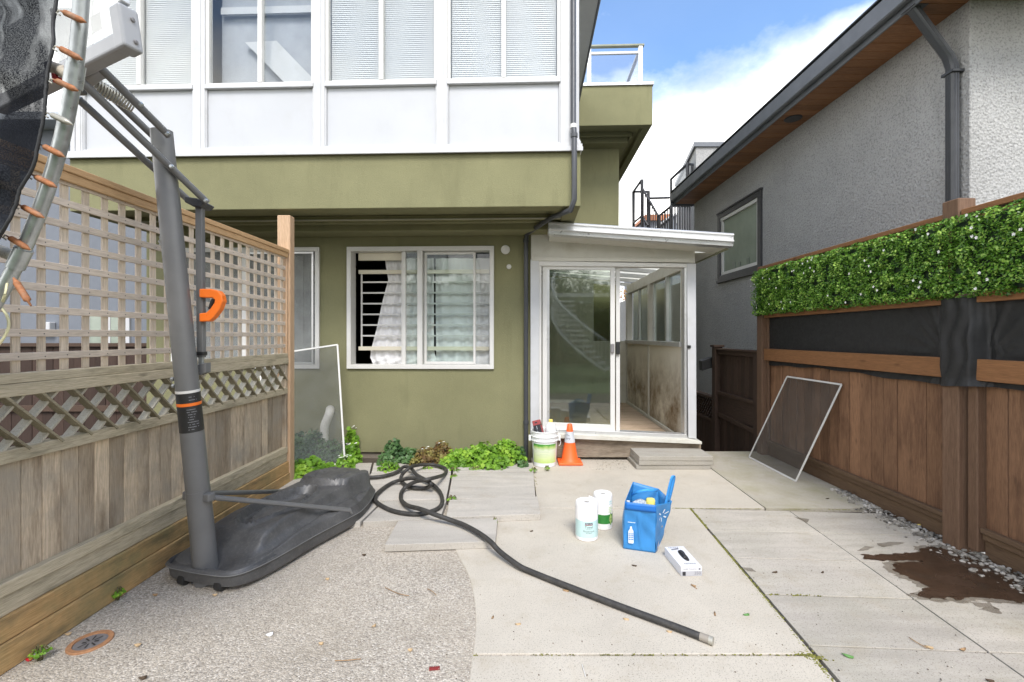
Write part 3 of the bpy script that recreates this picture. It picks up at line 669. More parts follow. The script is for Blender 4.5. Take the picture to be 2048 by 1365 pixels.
# roof sloping to the right, with ribbed aluminium gutter
gl, gr, gb = hx(1097, 5.08), hx(1466, 5.08), 5.08
zl1, zl0, zr1, zr0 = hz(1097, 444, gb), hz(1097, 469, gb), hz(1466, 468, gb), hz(1466, 494, gb)
rf = MB().add([(gl, gb+.1, zl1-.03), (gr, gb+.1, zr1-.03), (gr, SB+.1, zr1-.03), (gl, SB+.1, zl1-.03), (gl, gb+.1, zl1-.06), (gr, gb+.1, zr1-.06), (gr, SB+.1, zr1-.06), (gl, SB+.1, zl1-.06)],
    [(0, 1, 2, 3), (7, 6, 5, 4), (0, 4, 5, 1), (1, 5, 6, 2), (2, 6, 7, 3), (3, 7, 4, 0)]).obj('roof', M_POLY, sun, MH)
def gz(a, f): t = (a-gl)/(gr-gl); return (zl0+(zr0-zl0)*t)*(1-f)+(zl1+(zr1-zl1)*t)*f
prof = [(0.10, 1.0), (-.02, 1.0), (-.03, .93), (-.03, .84), (-.012, .78), (-.012, .52), (-.03, .46), (-.03, .36), (-.005, .30), (.0, .04), (.02, 0), (.10, 0)]
gt = MB(); V = [(a, gb+p[0], gz(a, p[1])) for a in (gl, gr) for p in prof]; n = len(prof)
gt.add(V, [(i, i+1, n+i+1, n+i) for i in range(n-1)]+[tuple(range(n)), tuple(range(n, 2*n))]); gut = gt.obj('gutter', M_ALU, sun, MH)
for fz in (.25, .75):
    MB().lathe([(.008, 0), (.006, .006)], n=8).obj('rivet', M_IRON, gut, MH @ Matrix.Translation((gr-.02, gb-.03, gz(gr, fz))) @ Matrix.Rotation(R(90), 4, 'X'))
sft = MB().add([(gl+.02, gb+.1, zl0+.012), (gr, gb+.1, zr0+.012), (gr, SF+.001, zr0+.012), (gl+.02, SF+.001, zl0+.012)], [(0, 1, 2, 3)]).obj('soffit', M_WHITEOLD, sun, MH, solid=.012)
MB().add([(SRX, SF, zr0+.01), (gr-.02, SF, zr0+.008), (gr-.02, SB, zr0+.008), (SRX, SB, zr0+.01)], [(0, 1, 2, 3)]).obj('side_eave', M_WHITEOLD, sun, MH, solid=.012)
sb('side_gutter', m_concrete('mossy_eave', (.33, .34, .25), .6), gr-.03, gr, gb+.11, SB, zr0-.01, zr0+.06)
for k in range(6):
    b = SF+.5+k*.6
    MB().add([(AR+.12, b, zl0+.03), (SRX, b, zr0+.03), (SRX, b+.05, zr0+.03), (AR+.12, b+.05, zl0+.03)], [(0, 1, 2, 3)]).obj('rafter', M_WHITE, sun, MH, solid=.06)
MB().tube([hp(1362, 540, SF+.3), hp(1361, 640, SF+.3), hp(1363, 800, SF+.3)], .006, 6).obj('hanging_cord', M_VINYL, sun, MH)
# concrete step slabs at the door
steps = [(1.36, 2.195, 5.045, 5.46, .007, .055), (1.385, 2.225, 5.035, 5.44, .0555, .106), (1.39, 2.218, 5.03, 5.45, .1065, .157)]
labs = ['lowest of three thin concrete slabs stacked as door step', 'middle of three thin concrete slabs stacked as door step', 'topmost of three thin concrete slabs stacked as door step']
for s, l in zip(steps, labs):
    o = box('step_slab', M_STEP, None, *s, bev=.004, rot=(0, 0, random.uniform(-.01, .01))); tag(o, l, 'slab', 'door step slabs')
# ------------------------------------------------------------------ grey house on the right
XW, XE, ZE = 4.0, 3.57, 4.46
gh = thing('grey_house', 'grey roughcast house with cedar lined eaves beyond the brown fence', 'house', (7, 7, -1))
YC, YB = 3.955, 10.05
wy0, wy1 = 8.82, 7.27                      # window in the long wall
wzb, wzt = 2.58, 3.87
w_ = MB()
w_.box(XW, XW+.2, YC, wy1+.03, -1, ZE); w_.box(XW, XW+.2, wy0-.03, YB, -1, ZE); w_.box(XW, XW+.2, wy1+.03, wy0-.03, -1, wzb+.03); w_.box(XW, XW+.2, wy1+.03, wy0-.03, wzt-.03, ZE)
w_.obj('wall', M_GREY, gh)
box('wall', M_GREY, gh, XW+.201, 9, YC+.001, YC+.2, -1, ZE, 0); box('wall', M_GREY, gh, XW+.201, 9, YB-.2, YB-.001, -1, ZE, 0)
box('corner_bead', M_GREY, gh, XW-.004, XW+.02, YC-.004, YC+.02, -1, ZE, .006)
box('wall', M_GREY, gh, XW-.15, 9, YB+.07, 16.5, -1, 2.75, 0)
# eaves: fascia, gutter lip, cedar boards
box('fascia', M_FASCIA, gh, XE-.02, XE, 3.3, YB+.0, ZE-.02, ZE+.25, .004)
box('gutter', M_FASCIA, gh, XE-.09, XE-.021, 3.3, YB+.02, ZE+.04, ZE+.235, .012)
box('drip_edge', M_DARK, gh, XE-.10, XE+.1, 3.3, YB+.03, ZE+.252, ZE+.265, 0)
box('roof', M_DARK, gh, XE+.001, 9, 3.3, YB, ZE+.02, ZE+.2, 0)
y = 3.32
while y < YB-.02:
    box('soffit_board', M_SOFFIT, gh, XE+.002, XW+.01 if y > YC else 4.6, y, min(y+.132, YB-.01), ZE-.006+random.uniform(-.002, .002), ZE+.018, .003); y += .135
MB().lathe([(.11, 0), (.11, -.006), (.10, -.012)], (XE+.20, 6.1, ZE-.006), 20).obj('soffit_vent', M_CHAR, gh)
box('eave_end', M_FASCIA, gh, XE-.09, XW+.05, YB+.031, YB+.06, ZE-.04, ZE+.26, .004)
# window
wnd = link('window', None, gh, Matrix.Translation((XW, 8, wzb)))
f = MB(); t = .15
f.box(XW-.035, XW+.05, wy1, wy0, wzt-.09, wzt); f.box(XW-.035, XW+.05, wy1, wy0, wzb, wzb+.09); f.box(XW-.035, XW+.05, wy1, wy1+.10, wzb+.09, wzt-.09); f.box(XW-.035, XW+.05, wy0-.10, wy0, wzb+.09, wzt-.09)
f.box(XW-.05, XW+.03, wy1-.03, wy0+.03, wzb-.045, wzb-.001); f.box(XW-.05, XW+.03, wy1-.02, wy0+.02, wzt+.001, wzt+.03)
f.obj('trim', M_CHAR, wnd, bev=.003)
f = MB(); q = (wy1+.102, wy0-.102, wzb+.092, wzt-.092); t = .06
f.box(XW-.02, XW+.05, q[0], q[1], q[3]-t, q[3]); f.box(XW-.01, XW+.05, q[0], q[1], q[2], q[2]+t); f.box(XW-.01, XW+.05, q[0], q[0]+t, q[2]+t, q[3]-t); f.box(XW-.01, XW+.05, q[1]-t, q[1], q[2]+t, q[3]-t)
f.obj('frame', M_VINYL, wnd, bev=.002)
box('pane', M_FROST, wnd, XW+.02, XW+.03, q[0]+t, q[1]-t, q[2]+t, q[3]-t, 0)
for k, (yy, zz, s) in enumerate(((8.25, q[2]+t+.10, .09), (8.05, q[2]+t+.07, .07), (7.75, q[2]+t+.09, .08))):
    box('jar', plain('jar_%d' % k, (.14, .17, .13), .4), wnd, XW+.008, XW+.0195, yy-s*.6, yy+s*.6, q[2]+t, zz+.03, .004)
# fluted downspout
dn = MB()
def fluted(P, w2, d2):
    pr = []
    for k in range(24):
        a = 2*math.pi*k/24; rr_ = 1-.07*(k % 2); ca, sa = math.cos(a), math.sin(a)
        s = (abs(ca)**4+abs(sa)**4)**-.25
        pr.append((ca*s*rr_*d2, sa*s*rr_*w2))
    V = []
    for c in P: V += [Vector(c)+Vector((x, y, 0)) for x, y in pr]
    n = 24
    dn.add(V, [(i*n+k, i*n+(k+1) % n, (i+1)*n+(k+1) % n, (i+1)*n+k) for i in range(len(P)-1) for k in range(n)]+[tuple(range(n)), tuple(range((len(P)-1)*n, len(P)*n))])
YD = 4.06
fluted([(XE+.02, YD, ZE+.1), (XE+.03, YD, ZE-.02), (XW-.09, YD, 4.02), (XW-.055, YD, 3.92), (XW-.055, YD, -1)], .045, .04)
dno = dn.obj('downspout', M_DARK, gh, auto=25)
box('strap', M_DARK, dno, XW-.105, XW-.0, YD-.06, YD+.06, 3.86, 3.885, .003); box('strap', M_DARK, dno, XE-.03, XE+.1, YD-.07, YD+.07, ZE-.012, ZE-.007, 0)
# roof block, deck rails and outside stair behind the eaves
blk = MB().extr([at(1392, 295, 11.5), at(1470, 295, 11.5), at(1470, 520, 11.5), at(1392, 520, 11.5)], (.6, 3, 0)); blk.obj('roof_block', M_GREY, gh)
blk = MB().extr([at(1388, 284, 11.45), at(1475, 284, 11.45), at(1475, 293, 11.45), at(1388, 293, 11.45)], (.6, 3.1, 0)); blk.obj('parapet_cap', M_FASCIA, gh)
def px_tube(parent, name, pts, r, mat): return MB().tube([at(*p) for p in pts], r, 8).obj(name, mat, parent, auto=40)
dk = thing('roof_deck_railing', 'dark metal glass railing at the far end of the cedar eaves', 'railing', at(1365, 400, 12.4))
px_tube(dk, 'post', [(1342, 358, 12.9), (1342, 402, 12.9)], .035, M_CHAR); px_tube(dk, 'post', [(1375, 326, 11.9), (1375, 395, 11.9)], .045, M_CHAR); px_tube(dk, 'post', [(1384, 332, 11.8), (1384, 395, 11.8)], .03, M_CHAR)
px_tube(dk, 'rail', [(1342, 359, 12.9), (1375, 328, 11.9), (1390, 331, 11.8)], .035, M_CHAR)
MB().extr([at(1344, 362, 12.9), at(1373, 334, 11.9), at(1373, 392, 11.9), at(1344, 400, 12.9)], (0, .01, 0)).obj('glass_panel', M_GLASS, dk)
st = thing('outside_stair_railing', 'dark metal stair balustrade rising beyond the sunroom roof', 'railing', at(1320, 500, 12.5))
for p in ([(1267, 384, 13.5), (1267, 520, 13.5)], [(1284, 360, 12.6), (1284, 520, 12.6)], [(1297, 383, 12.9), (1297, 520, 12.9)], [(1317, 432, 12.2), (1317, 520, 12.2)], [(1342, 412, 11.5), (1342, 520, 11.5)]):
    px_tube(st, 'post', p, .045, M_CHAR)
for p in ([(1266, 385, 13.5), (1283, 361, 12.6)], [(1284, 376, 12.6), (1317, 433, 12.2)], [(1317, 433, 12.2), (1342, 413, 11.5), (1385, 411, 11.3)], [(1266, 384, 13.5), (1297, 384, 12.9)], [(1298, 397, 12.9), (1338, 396, 12.0)], [(1267, 446, 13.5), (1284, 432, 12.6), (1296, 452, 12.4)]):
    px_tube(st, 'rail', p, .032, M_CHAR)
for i in range(9):
    x = 1287+i*3.4; px_tube(st, 'baluster', [(x, 376+(x-1284)*1.72, 12.5), (x, 520, 12.5)], .014, M_CHAR)
for i in range(13):
    x = 1320+i*5.0; y0 = 433-(x-1317)*.8 if x < 1342 else 412
    px_tube(st, 'baluster', [(x, y0, 11.9 if x < 1342 else 11.4), (x, 520, 11.9 if x < 1342 else 11.4)], .017 if i % 2 else .024, M_CHAR)
MB().extr([at(1262, 515, 12), at(1395, 515, 12), at(1395, 530, 12), at(1262, 530, 12)], (0, 1.5, 0)).obj('stair_deck', M_CHAR, st)
px_tube(st, 'post', [(1280, 520, 12.5), (1280, 860, 12.5)], .05, M_CHAR)
fh = thing('far_house', 'distant grey house with a terracotta roof glimpsed through stair balusters', 'house', (9, 34, -1))
MB().extr([at(1290, 430, 34), at(1345, 428, 34), at(1345, 440, 34), at(1285, 441, 34)], (0, 6, 0)).obj('roof', M_ROOFTILE, fh)
MB().extr([at(1287, 441.2, 34.3), at(1343, 440.2, 34.3), at(1343, 735, 34.3), at(1287, 735, 34.3)], (0, 6, 0)).obj('wall', M_BLUEGREY, fh)
fh2 = thing('far_house', 'distant pale grey house with white windows beside the terracotta roof', 'house', (13, 30, -1))
MB().extr([at(1345, 430, 30), at(1392, 415, 30), at(1392, 760, 30), at(1345, 760, 30)], (0, 6, 0)).obj('wall', M_BLUEGREY, fh2)
MB().extr([at(1340, 431, 29.8), at(1395, 412, 29.8), at(1395, 416, 29.8), at(1340, 435, 29.8)], (0, 6, 0)).obj('roof', M_WHITE, fh2)
for x in (1358, 1374):
    MB().extr([at(x-5, 432, 29.9), at(x+5, 429, 29.9), at(x+5, 444, 29.9), at(x-5, 447, 29.9)], (0, .05, 0)).obj('window', M_WHITE, fh2)

# ------------------------------------------------------------------ brown fence on the right
XF = 3.2
bf = thing('brown_fence', 'tall stained brown board fence on the right of the patio', 'fence', (XF, 4, 0))
fb = lambda name, mat, x0, x1, y0, y1, z0, z1, bev=.004: box(name, mat, bf, x0, x1, y0, y1, z0, z1, bev)
for y0, y1, zt in ((5.66, 5.78, 2.37), (3.15, 3.275, 2.47), (.9, 1.02, 2.47)):
    fb('post', M_BRPOST, XF-.095, XF+.03, y0, y1, -.02, zt, .006)
fb('post', M_BRPOST, XF-.055, XF+.02, 3.06, 3.13, .03, 1.165, .006)
fb('trim', M_BRPOST, XF-.04, XF-.012, 5.62, 5.658, .2, 1.75)
for a, b in ((3.28, 5.655), (1.03, 3.055)):
    k = 0; yy = b
    while yy-.135 > a-.01:
        fb('board', M_BRZ, XF+.0+random.uniform(-.006, .004), XF+.018, yy-.130, yy, .16, 2.33, .003); yy -= .135
    fb('bottom_rail', M_BRDY, XF-.045, XF-.004, a, b, .165, .20); fb('bottom_rail', M_BRDY, XF-.03, XF-.0041, a, b, .12, .163)
    fb('kickboard', M_BRDY, XF-.012, XF+.02, a, b, -.02, .119)
    fb('mid_rail', M_BRY, XF-.075, XF-.03, a+.0, b-.0, 1.20, 1.345); fb('upper_rail', M_BRY, XF-.075, XF-.03, a, b, 1.73, 1.84)
    fb('top_rail', M_BRY, XF-.06, XF-.01, a, b, 2.19, 2.335)
fb('cap', M_BRY, XF-.085, XF+.06, 3.28, 5.78, 2.345, 2.385); fb('cap', M_BRY, XF-.085, XF+.06, 1.03, 3.145, 2.345, 2.385)
# black landscape cloth stapled along the fence
def clothf(u, v):
    y = 1.1+(5.65-1.1)*u; z = 1.155+(1.775-1.155)*v; x = XF-.022
    d = abs(y-3.17); bulge = max(0, 1-max(0, d-.105)/.05) if d < .155 else 0
    x -= .085*min(1, bulge)
    # pulled creases spreading from the rail ends beside the post
    for yc_, zc_, sg in ((3.30, 1.36, 1), (3.04, 1.36, -1)):
        dy = (y-yc_)*sg; dz = z-zc_
        if 0 < dy < .7:
            an = math.atan2(dz, dy); rr_ = math.hypot(dy, dz); x -= .012*max(0, math.sin(an*17))*math.exp(-rr_*2.5)*min(1, rr_*12)
    if d < .2: x -= .006*math.sin(z*9+y*60+math.sin(z*20))
    x -= .004*mnoise.noise((y*4, z*6, 0))
    if z < 1.2: x -= .012*(1.2-z)/.045+.006*math.sin(y*13)
    return (x, y, z+(.012*math.sin(y*3.1)+.006*math.sin(y*11) if v == 0 else 0))
cl = MB().grid(clothf, 520, 30).obj('black_cloth', M_CLOTH, None, smooth=True)
tag(cl, 'black landscape cloth stretched along the upper brown fence', 'cloth')
# ------------------------------------------------------------------ leaves
def leaves(name, mat, C, N, size, parent=None, shape='oval', tint=None, flat=.6, fold=.25):
    n = len(C); N = N/np.linalg.norm(N, axis=1)[:, None]
    nr = N+flat*RNG.normal(size=(n, 3)); nr /= np.linalg.norm(nr, axis=1)[:, None]
    t = RNG.normal(size=(n, 3)); a = np.cross(nr, t); a /= np.linalg.norm(a, axis=1)[:, None]; b = np.cross(nr, a)
    sz = (size*RNG.uniform(.5, 1.35, n))[:, None]
    if shape == 'oval': T = np.array([(-.5, 0, 0), (-.1, .28, fold*.3), (.5, 0, 0), (-.1, -.28, fold*.3)])
    else:
        k = np.arange(10); rad = np.where(k % 2 == 0, .55, .33); an = k*2*np.pi/10
        T = np.stack([rad*np.cos(an), rad*np.sin(an), np.where(k % 2 == 0, -.06, .06)], 1)
    m = len(T)
    V = (C[:, None, :]+sz[:, None, :]*(T[None, :, 0:1]*a[:, None, :]+T[None, :, 1:2]*b[:, None, :]+T[None, :, 2:3]*nr[:, None, :])).reshape(-1, 3)
    me = bpy.data.meshes.new(name); me.vertices.add(n*m); me.vertices.foreach_set('co', V.ravel())
    me.loops.add(n*m); me.loops.foreach_set('vertex_index', np.arange(n*m, dtype=np.int32))
    me.polygons.add(n); me.polygons.foreach_set('loop_start', np.arange(0, n*m, m, dtype=np.int32))
    try: me.polygons.foreach_set('loop_total', np.full(n, m, dtype=np.int32))
    except Exception: pass
    me.update(calc_edges=True); me.validate()
    at_ = me.attributes.new('tint', 'FLOAT', 'POINT'); tv = RNG.random(n) if tint is None else tint
    at_.data.foreach_set('value', np.repeat(tv, m).astype(np.float32))
    me.materials.append(mat)
    return tag(link(name, me, parent), kind='stuff')
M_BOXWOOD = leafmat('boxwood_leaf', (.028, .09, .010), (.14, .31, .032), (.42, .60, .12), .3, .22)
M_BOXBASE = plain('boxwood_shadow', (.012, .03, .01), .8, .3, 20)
for k, (ya, yb) in enumerate(((3.215, 5.775), (1.1, 3.2))):
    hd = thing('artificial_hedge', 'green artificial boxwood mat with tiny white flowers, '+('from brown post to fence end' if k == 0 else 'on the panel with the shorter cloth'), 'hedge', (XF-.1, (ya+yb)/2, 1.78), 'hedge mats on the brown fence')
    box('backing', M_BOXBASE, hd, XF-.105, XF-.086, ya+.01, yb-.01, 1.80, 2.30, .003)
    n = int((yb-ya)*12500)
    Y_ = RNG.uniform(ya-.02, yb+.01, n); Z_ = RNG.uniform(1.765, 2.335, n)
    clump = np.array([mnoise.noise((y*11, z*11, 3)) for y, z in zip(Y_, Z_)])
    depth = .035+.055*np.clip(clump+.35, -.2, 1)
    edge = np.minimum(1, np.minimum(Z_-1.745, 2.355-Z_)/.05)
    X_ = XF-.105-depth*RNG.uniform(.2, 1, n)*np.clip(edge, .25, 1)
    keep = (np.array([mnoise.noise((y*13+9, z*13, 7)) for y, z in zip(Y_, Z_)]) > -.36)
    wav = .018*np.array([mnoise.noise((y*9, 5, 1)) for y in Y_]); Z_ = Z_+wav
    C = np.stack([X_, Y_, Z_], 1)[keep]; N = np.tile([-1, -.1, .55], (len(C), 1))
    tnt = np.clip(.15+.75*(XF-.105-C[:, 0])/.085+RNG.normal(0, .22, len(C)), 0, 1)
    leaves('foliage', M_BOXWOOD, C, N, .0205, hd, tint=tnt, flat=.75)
    fl = []; nf = int((yb-ya)*15)
    m5 = MB()
    for i in range(nf):
        c = Vector((XF-.105-random.uniform(.075, .095), random.uniform(ya, yb), random.uniform(1.8, 2.31)))
        for j in range(5):
            a = j*2*math.pi/5+random.random(); d1 = Vector((-.3, math.cos(a), math.sin(a))).normalized()*.0125; d2 = d1.cross(Vector((1, 0, 0))).normalized()*.0055
            m5.add([c, c+d1*.6+d2, c+d1, c+d1*.6-d2], [(0, 1, 2, 3)])
    tag(m5.obj('flowers', plain('white_flower_%d' % k, (.8, .8, .76), .6), hd), kind='stuff')
# pebbles and wet stain by the fence
def pebble_mesh(name, pts, sizes, mat, parent=None):
    b = MB(); ico = bmesh.new(); bmesh.ops.create_icosphere(ico, subdivisions=1, radius=1); ico.verts.ensure_lookup_table()
    IV = [v.co.copy() for v in ico.verts]; IF = [tuple(v.index for v in f.verts) for f in ico.faces]; ico.free()
    for p, s in zip(pts, sizes):
        rz = Matrix.Rotation(random.random()*6.28, 3, 'Z'); sc = Vector((s*random.uniform(.8, 1.4), s*random.uniform(.7, 1), s*random.uniform(.45, .7)))
        b.add([Vector(p)+rz @ Vector((v.x*sc.x*random.uniform(.85, 1.15), v.y*sc.y*random.uniform(.85, 1.1), v.z*sc.z)) for v in IV], IF)
    return b.obj(name, mat, parent, smooth=True)
gm = G('river_pebble'); pp = gm.pos(); vcol = gm.n('ShaderNodeTexVoronoi', {'Vector': pp, 'Scale': 22.0}).outputs['Color']
sc_ = gm.n('ShaderNodeSeparateColor', {0: vcol}).outputs[0]
M_PEB = gm.fin(gm.ramp(sc_, [(0, (.11, .10, .085)), (.4, (.24, .22, .185)), (.75, (.38, .35, .31)), (1, (.50, .47, .42))]), .8, gm.bump(gm.noise(pp, 180, 4), .3))
pts = []; szs = []
for i in range(1100):
    y = random.uniform(1.9, 4.4); wdt = .06+.10*min(1, max(0, (4.35-y)/.6))
    x = XF-.02-abs(random.gauss(0, .5))*wdt*1.5; s = random.choice((.005, .007, .010, .014, .02))*random.uniform(.7, 1.2)
    if x < 2.9: continue
    pts.append((x, y, .004+s*.3)); szs.append(s)
tag(pebble_mesh('gravel', pts, szs, M_PEB), 'grey river pebbles along the foot of the brown fence', kind='stuff')
def m_wet(name, c, a):
    g = G(name); p = g.pos(); col = g.ramp(g.noise(p, 6, 6), [(.3, mul(c, .8)), (.7, mul(c, 1.25))]); g.fin(col, g.ramp(g.noise(p, 3, 3), [(.4, .08), (.6, .35)]), g.bump(g.noise(p, 230, 4), .08, .002), spec=.5)
    t = g.n('ShaderNodeBsdfTransparent'); af = g.ramp(g.noise(p, 7, 7, .65), [(.3, a*.62), (.55, min(1, a*1.08))]); mx = g.n('ShaderNodeMixShader', {0: af, 1: t.outputs[0], 2: g.b.outputs[0]}); g.t.links.new(mx.outputs[0], g.out.inputs[0]); return g.m
M_WET = m_wet('brown_water', (.055, .033, .021), .84); M_DAMP = m_wet('damp_patch', (.20, .165, .12), .27)
def blob(name, pts, mat, lab, zz=.0075, jag=.034, off=(1360, 960), sc=2.977):
    P = [Vector((*P2(off[0]+x/sc, off[1]+y/sc), 0)) for x, y in pts]; out = []
    for i in range(len(P)):
        a, b = P[i], P[(i+1) % len(P)]; n = max(2, int((b-a).length/.012))
        for j in range(n):
            q = a.lerp(b, j/n); d = Vector((mnoise.noise((q.x*22, q.y*40, 1)), mnoise.noise((q.x*22, q.y*40, 9)), 0))*jag+Vector((mnoise.noise((q.x*70, q.y*90, 4)), 0, 0))*jag*.9
            q = q+d; out.append((min(q.x, 3.16), q.y))
    o = MB().prism(out, zz-.0012, zz).obj(name, mat)
    return tag(o, lab, kind='structure')
blob('puddle', [(1210, 495), (1425, 486), (1405, 402), (1560, 388), (1710, 450), (1810, 482), (1920, 525), (2060, 630), (2170, 720), (2170, 765), (2048, 752), (1800, 730), (1510, 730), (1340, 695), (1450, 655), (1350, 608), (1230, 548)], M_DAMP, 'damp fringe around the brown wet patch', .0068)
blob('puddle', [(1262, 500), (1440, 492), (1430, 415), (1560, 405), (1690, 462), (1790, 490), (1900, 535), (2048, 640), (2150, 720), (2150, 745), (2048, 735), (1800, 712), (1520, 716), (1380, 690), (1500, 655), (1390, 600), (1275, 540)], M_WET, 'dark brown wet patch of spilled water on the pavers')
blob('puddle', [(1085, 445), (1190, 455), (1330, 440), (1440, 440), (1470, 485), (1250, 488), (1100, 470)], M_WET, 'thin brown wet streak on the pavers', .0071)
blob('puddle', [(1740, 735), (1850, 740), (1920, 810), (1830, 790)], M_DAMP, 'small damp splash beside the brown puddle', .0072)
for q in ([(1055, 430), (1100, 400), (1160, 405), (1110, 425)], [(680, 225), (770, 240), (760, 262), (720, 245)], [(360, 525), (420, 530), (455, 553), (400, 548)], [(1170, 385), (1250, 375), (1340, 380), (1250, 400), (1200, 405)]):
    blob('damp_spot', q, M_DAMP, 'small damp footprint-like mark on the pavers', .0073, .008)
# moss in the joints
M_MOSS = plain('joint_moss', (.19, .185, .035), .95, .45, 60, .8, 300)
ms = []; mz = []
def moss_line(p, q, n, wd=.012, sz=.006):
    for i in range(n):
        t = random.random(); v = Vector(p).lerp(Vector(q), t)
        if mnoise.noise((v.x*5, v.y*5, 2)) < -.22: continue
        ms.append((v.x+random.gauss(0, wd), v.y+random.gauss(0, wd*.6), .004)); mz.append(sz*random.uniform(.5, 1.3))
mA, mB_ = gp(1381, 1018), gp(1668, 1368)
moss_line(mA, mB_, 1300, .006, .0045); moss_line(mA, gp(1240, 1016), 160, .006, .005); moss_line(mA, gp(1700, 1021), 260, .006, .004)
moss_line(gp(1500, 1190), gp(1640, 1193), 40, .008, .005); moss_line(gp(948, 1312), gp(1600, 1312), 160, .006, .004); moss_line(gp(1600, 1310), gp(1640, 1318), 120, .02, .005)
moss_line(gp(1068, 935), gp(1072, 995), 60, .01, .007); moss_line(gp(900, 998), gp(760, 1002), 120, .01, .008)
tag(pebble_mesh('joint_moss', ms, mz, M_MOSS), 'yellow green moss growing in the paving joints', kind='stuff')

# ------------------------------------------------------------------ dark fence going down beyond the patio
df = thing('dark_fence', 'dark brown panelled fence stepping down beyond the patio edge', 'fence', (XF, 7, -1))
dfb = lambda name, mat, y0, y1, z0, z1, x0=XF-.03, x1=XF+.02, rot=None: box(name, mat, df, x0, x1, y0, y1, z0, z1, .004, rot=rot)
dfb('post', M_DBZ, 7.0, 7.11, -1, 1.33, XF-.09, XF+.03); dfb('post_cap', M_DBZ, 6.98, 7.13, 1.33, 1.365, XF-.11, XF+.05)
dfb('post', M_DBZ, 5.80, 5.92, -1, 1.285, XF-.07, XF+.03)
dfb('cap', M_DBY, 5.80, 6.999, 1.286, 1.315, XF-.08, XF+.05); dfb('rail', M_DBY, 5.921, 6.999, 1.22, 1.285, XF-.055, XF+.02); dfb('rail', M_DBY, 5.921, 6.999, .60, .65, XF-.06, XF+.02)
dfb('wide_board', M_DBY, 5.921, 6.999, .30, .599, XF-.04, XF+.01)
dfb('sloping_rail', M_DBY, 5.921, 6.999, .235, .299, XF-.055, XF+.02, rot=(R(2.5), 0, 0))
for i in range(10):
    dfb('board', M_DBZ, 5.922+i*.1075, 5.922+i*.1075+.1045, .651, 1.219, XF-.012+random.uniform(-.003, .003), XF+.012)
    dfb('board', M_DBZ, 5.922+i*.1075, 5.922+i*.1075+.1045, -1, .24, XF-.012+random.uniform(-.003, .003), XF+.012)
dfb('cap', M_DBY, 7.111, 8.6, .50, .54, XF-.07, XF+.05); dfb('rail', M_DBY, 7.111, 8.6, .13, .18, XF-.05, XF+.02)
for i in range(14): dfb('board', M_DBZ, 7.112+i*.107, 7.112+i*.107+.104, -1, .129, XF-.012, XF+.012)
for i in range(18):
    for s in (1, -1):
        c = 7.1+i*.085
        MB().bar((XF-.02+s*.006, c-s*.18, .155), (XF-.02+s*.006, c+s*.18, .515), .010, .022, (1, 0, 0)).obj('lattice_slat', M_DBZ, df)
bx_ = MB().extr([at(1404, 722, 7.15), at(1421, 716, 7.15), at(1433, 714, 7.15), at(1433, 735, 7.15), at(1421, 737, 7.15), at(1405, 742, 7.15)], (0, .12, 0))
tag(bx_.obj('metal_box', M_BLACKPL, bev=.004), 'small black metal box fixed on the dark fence post beyond the sunroom', 'box')

# ------------------------------------------------------------------ grey neighbour house and dark fence on the left
nh = thing('bluegrey_house', 'blue grey house seen through the lattice fence', 'house', (-10, 9, -1))
box('wall', M_BLUEGREY, nh, -16, -5.3, 8.5, 8.7, -1, 5.4, 0)
box('eave', plain('pale_eave', (.42, .45, .48), .6), nh, -16.2, -5.1, 8.1, 8.69, 5.401, 5.55, .01)
zl = lambda y: HC-(y-PY)/FPX*8.5
wl_ = link('window', None, nh, Matrix.Translation((-7.7, 8.5, 1.4)))
for x0, x1 in ((172, 183), (213, 224), (252, 262)):
    box('frame', M_WHITE, wl_, (x0-PX)/FPX*8.5, (x1-PX)/FPX*8.5, 8.46, 8.499, zl(690), zl(630), .004)
for x0, x1 in ((183, 213), (224, 252)):
    box('pane', M_FROST, wl_, (x0-PX)/FPX*8.5, (x1-PX)/FPX*8.5, 8.47, 8.498, zl(690), zl(633), 0)
box('meter_box', M_WHITE, nh, (88-PX)/FPX*8.5, (112-PX)/FPX*8.5, 8.38, 8.499, zl(668), zl(645), .01)
MB().tube([(-8.4, 8.46, 4.4), (-8.2, 8.46, 4.15), (-7.9, 8.46, 4.05), (-7.2, 8.46, 3.9)], .012, 6).obj('cable', M_CHAR, nh)
nf = thing('neighbour_fence', 'dark brown board fence seen low behind the lattice', 'fence', (-6.5, 6.0, 0))
for i in range(34):
    box('board', M_DFZ, nf, -4.62-(i+1)*.14+.003, -4.62-i*.14, 6.0+random.uniform(-.004, .004), 6.02, -1, 1.36, .003)
box('rail', M_DBY, nf, -9.4, -4.62, 5.955, 5.995, 1.361, 1.41, .004); box('rail', M_DBY, nf, -9.4, -4.62, 5.96, 5.995, .5, .58, .004)
px_ = MB().lathe([(.035, 0), (.012, .02), (.03, .05), (.012, .08), (.022, .105), (.004, .14)], at(322, 492, 5.4), 10).obj('finial', M_WHITE, house, auto=40)

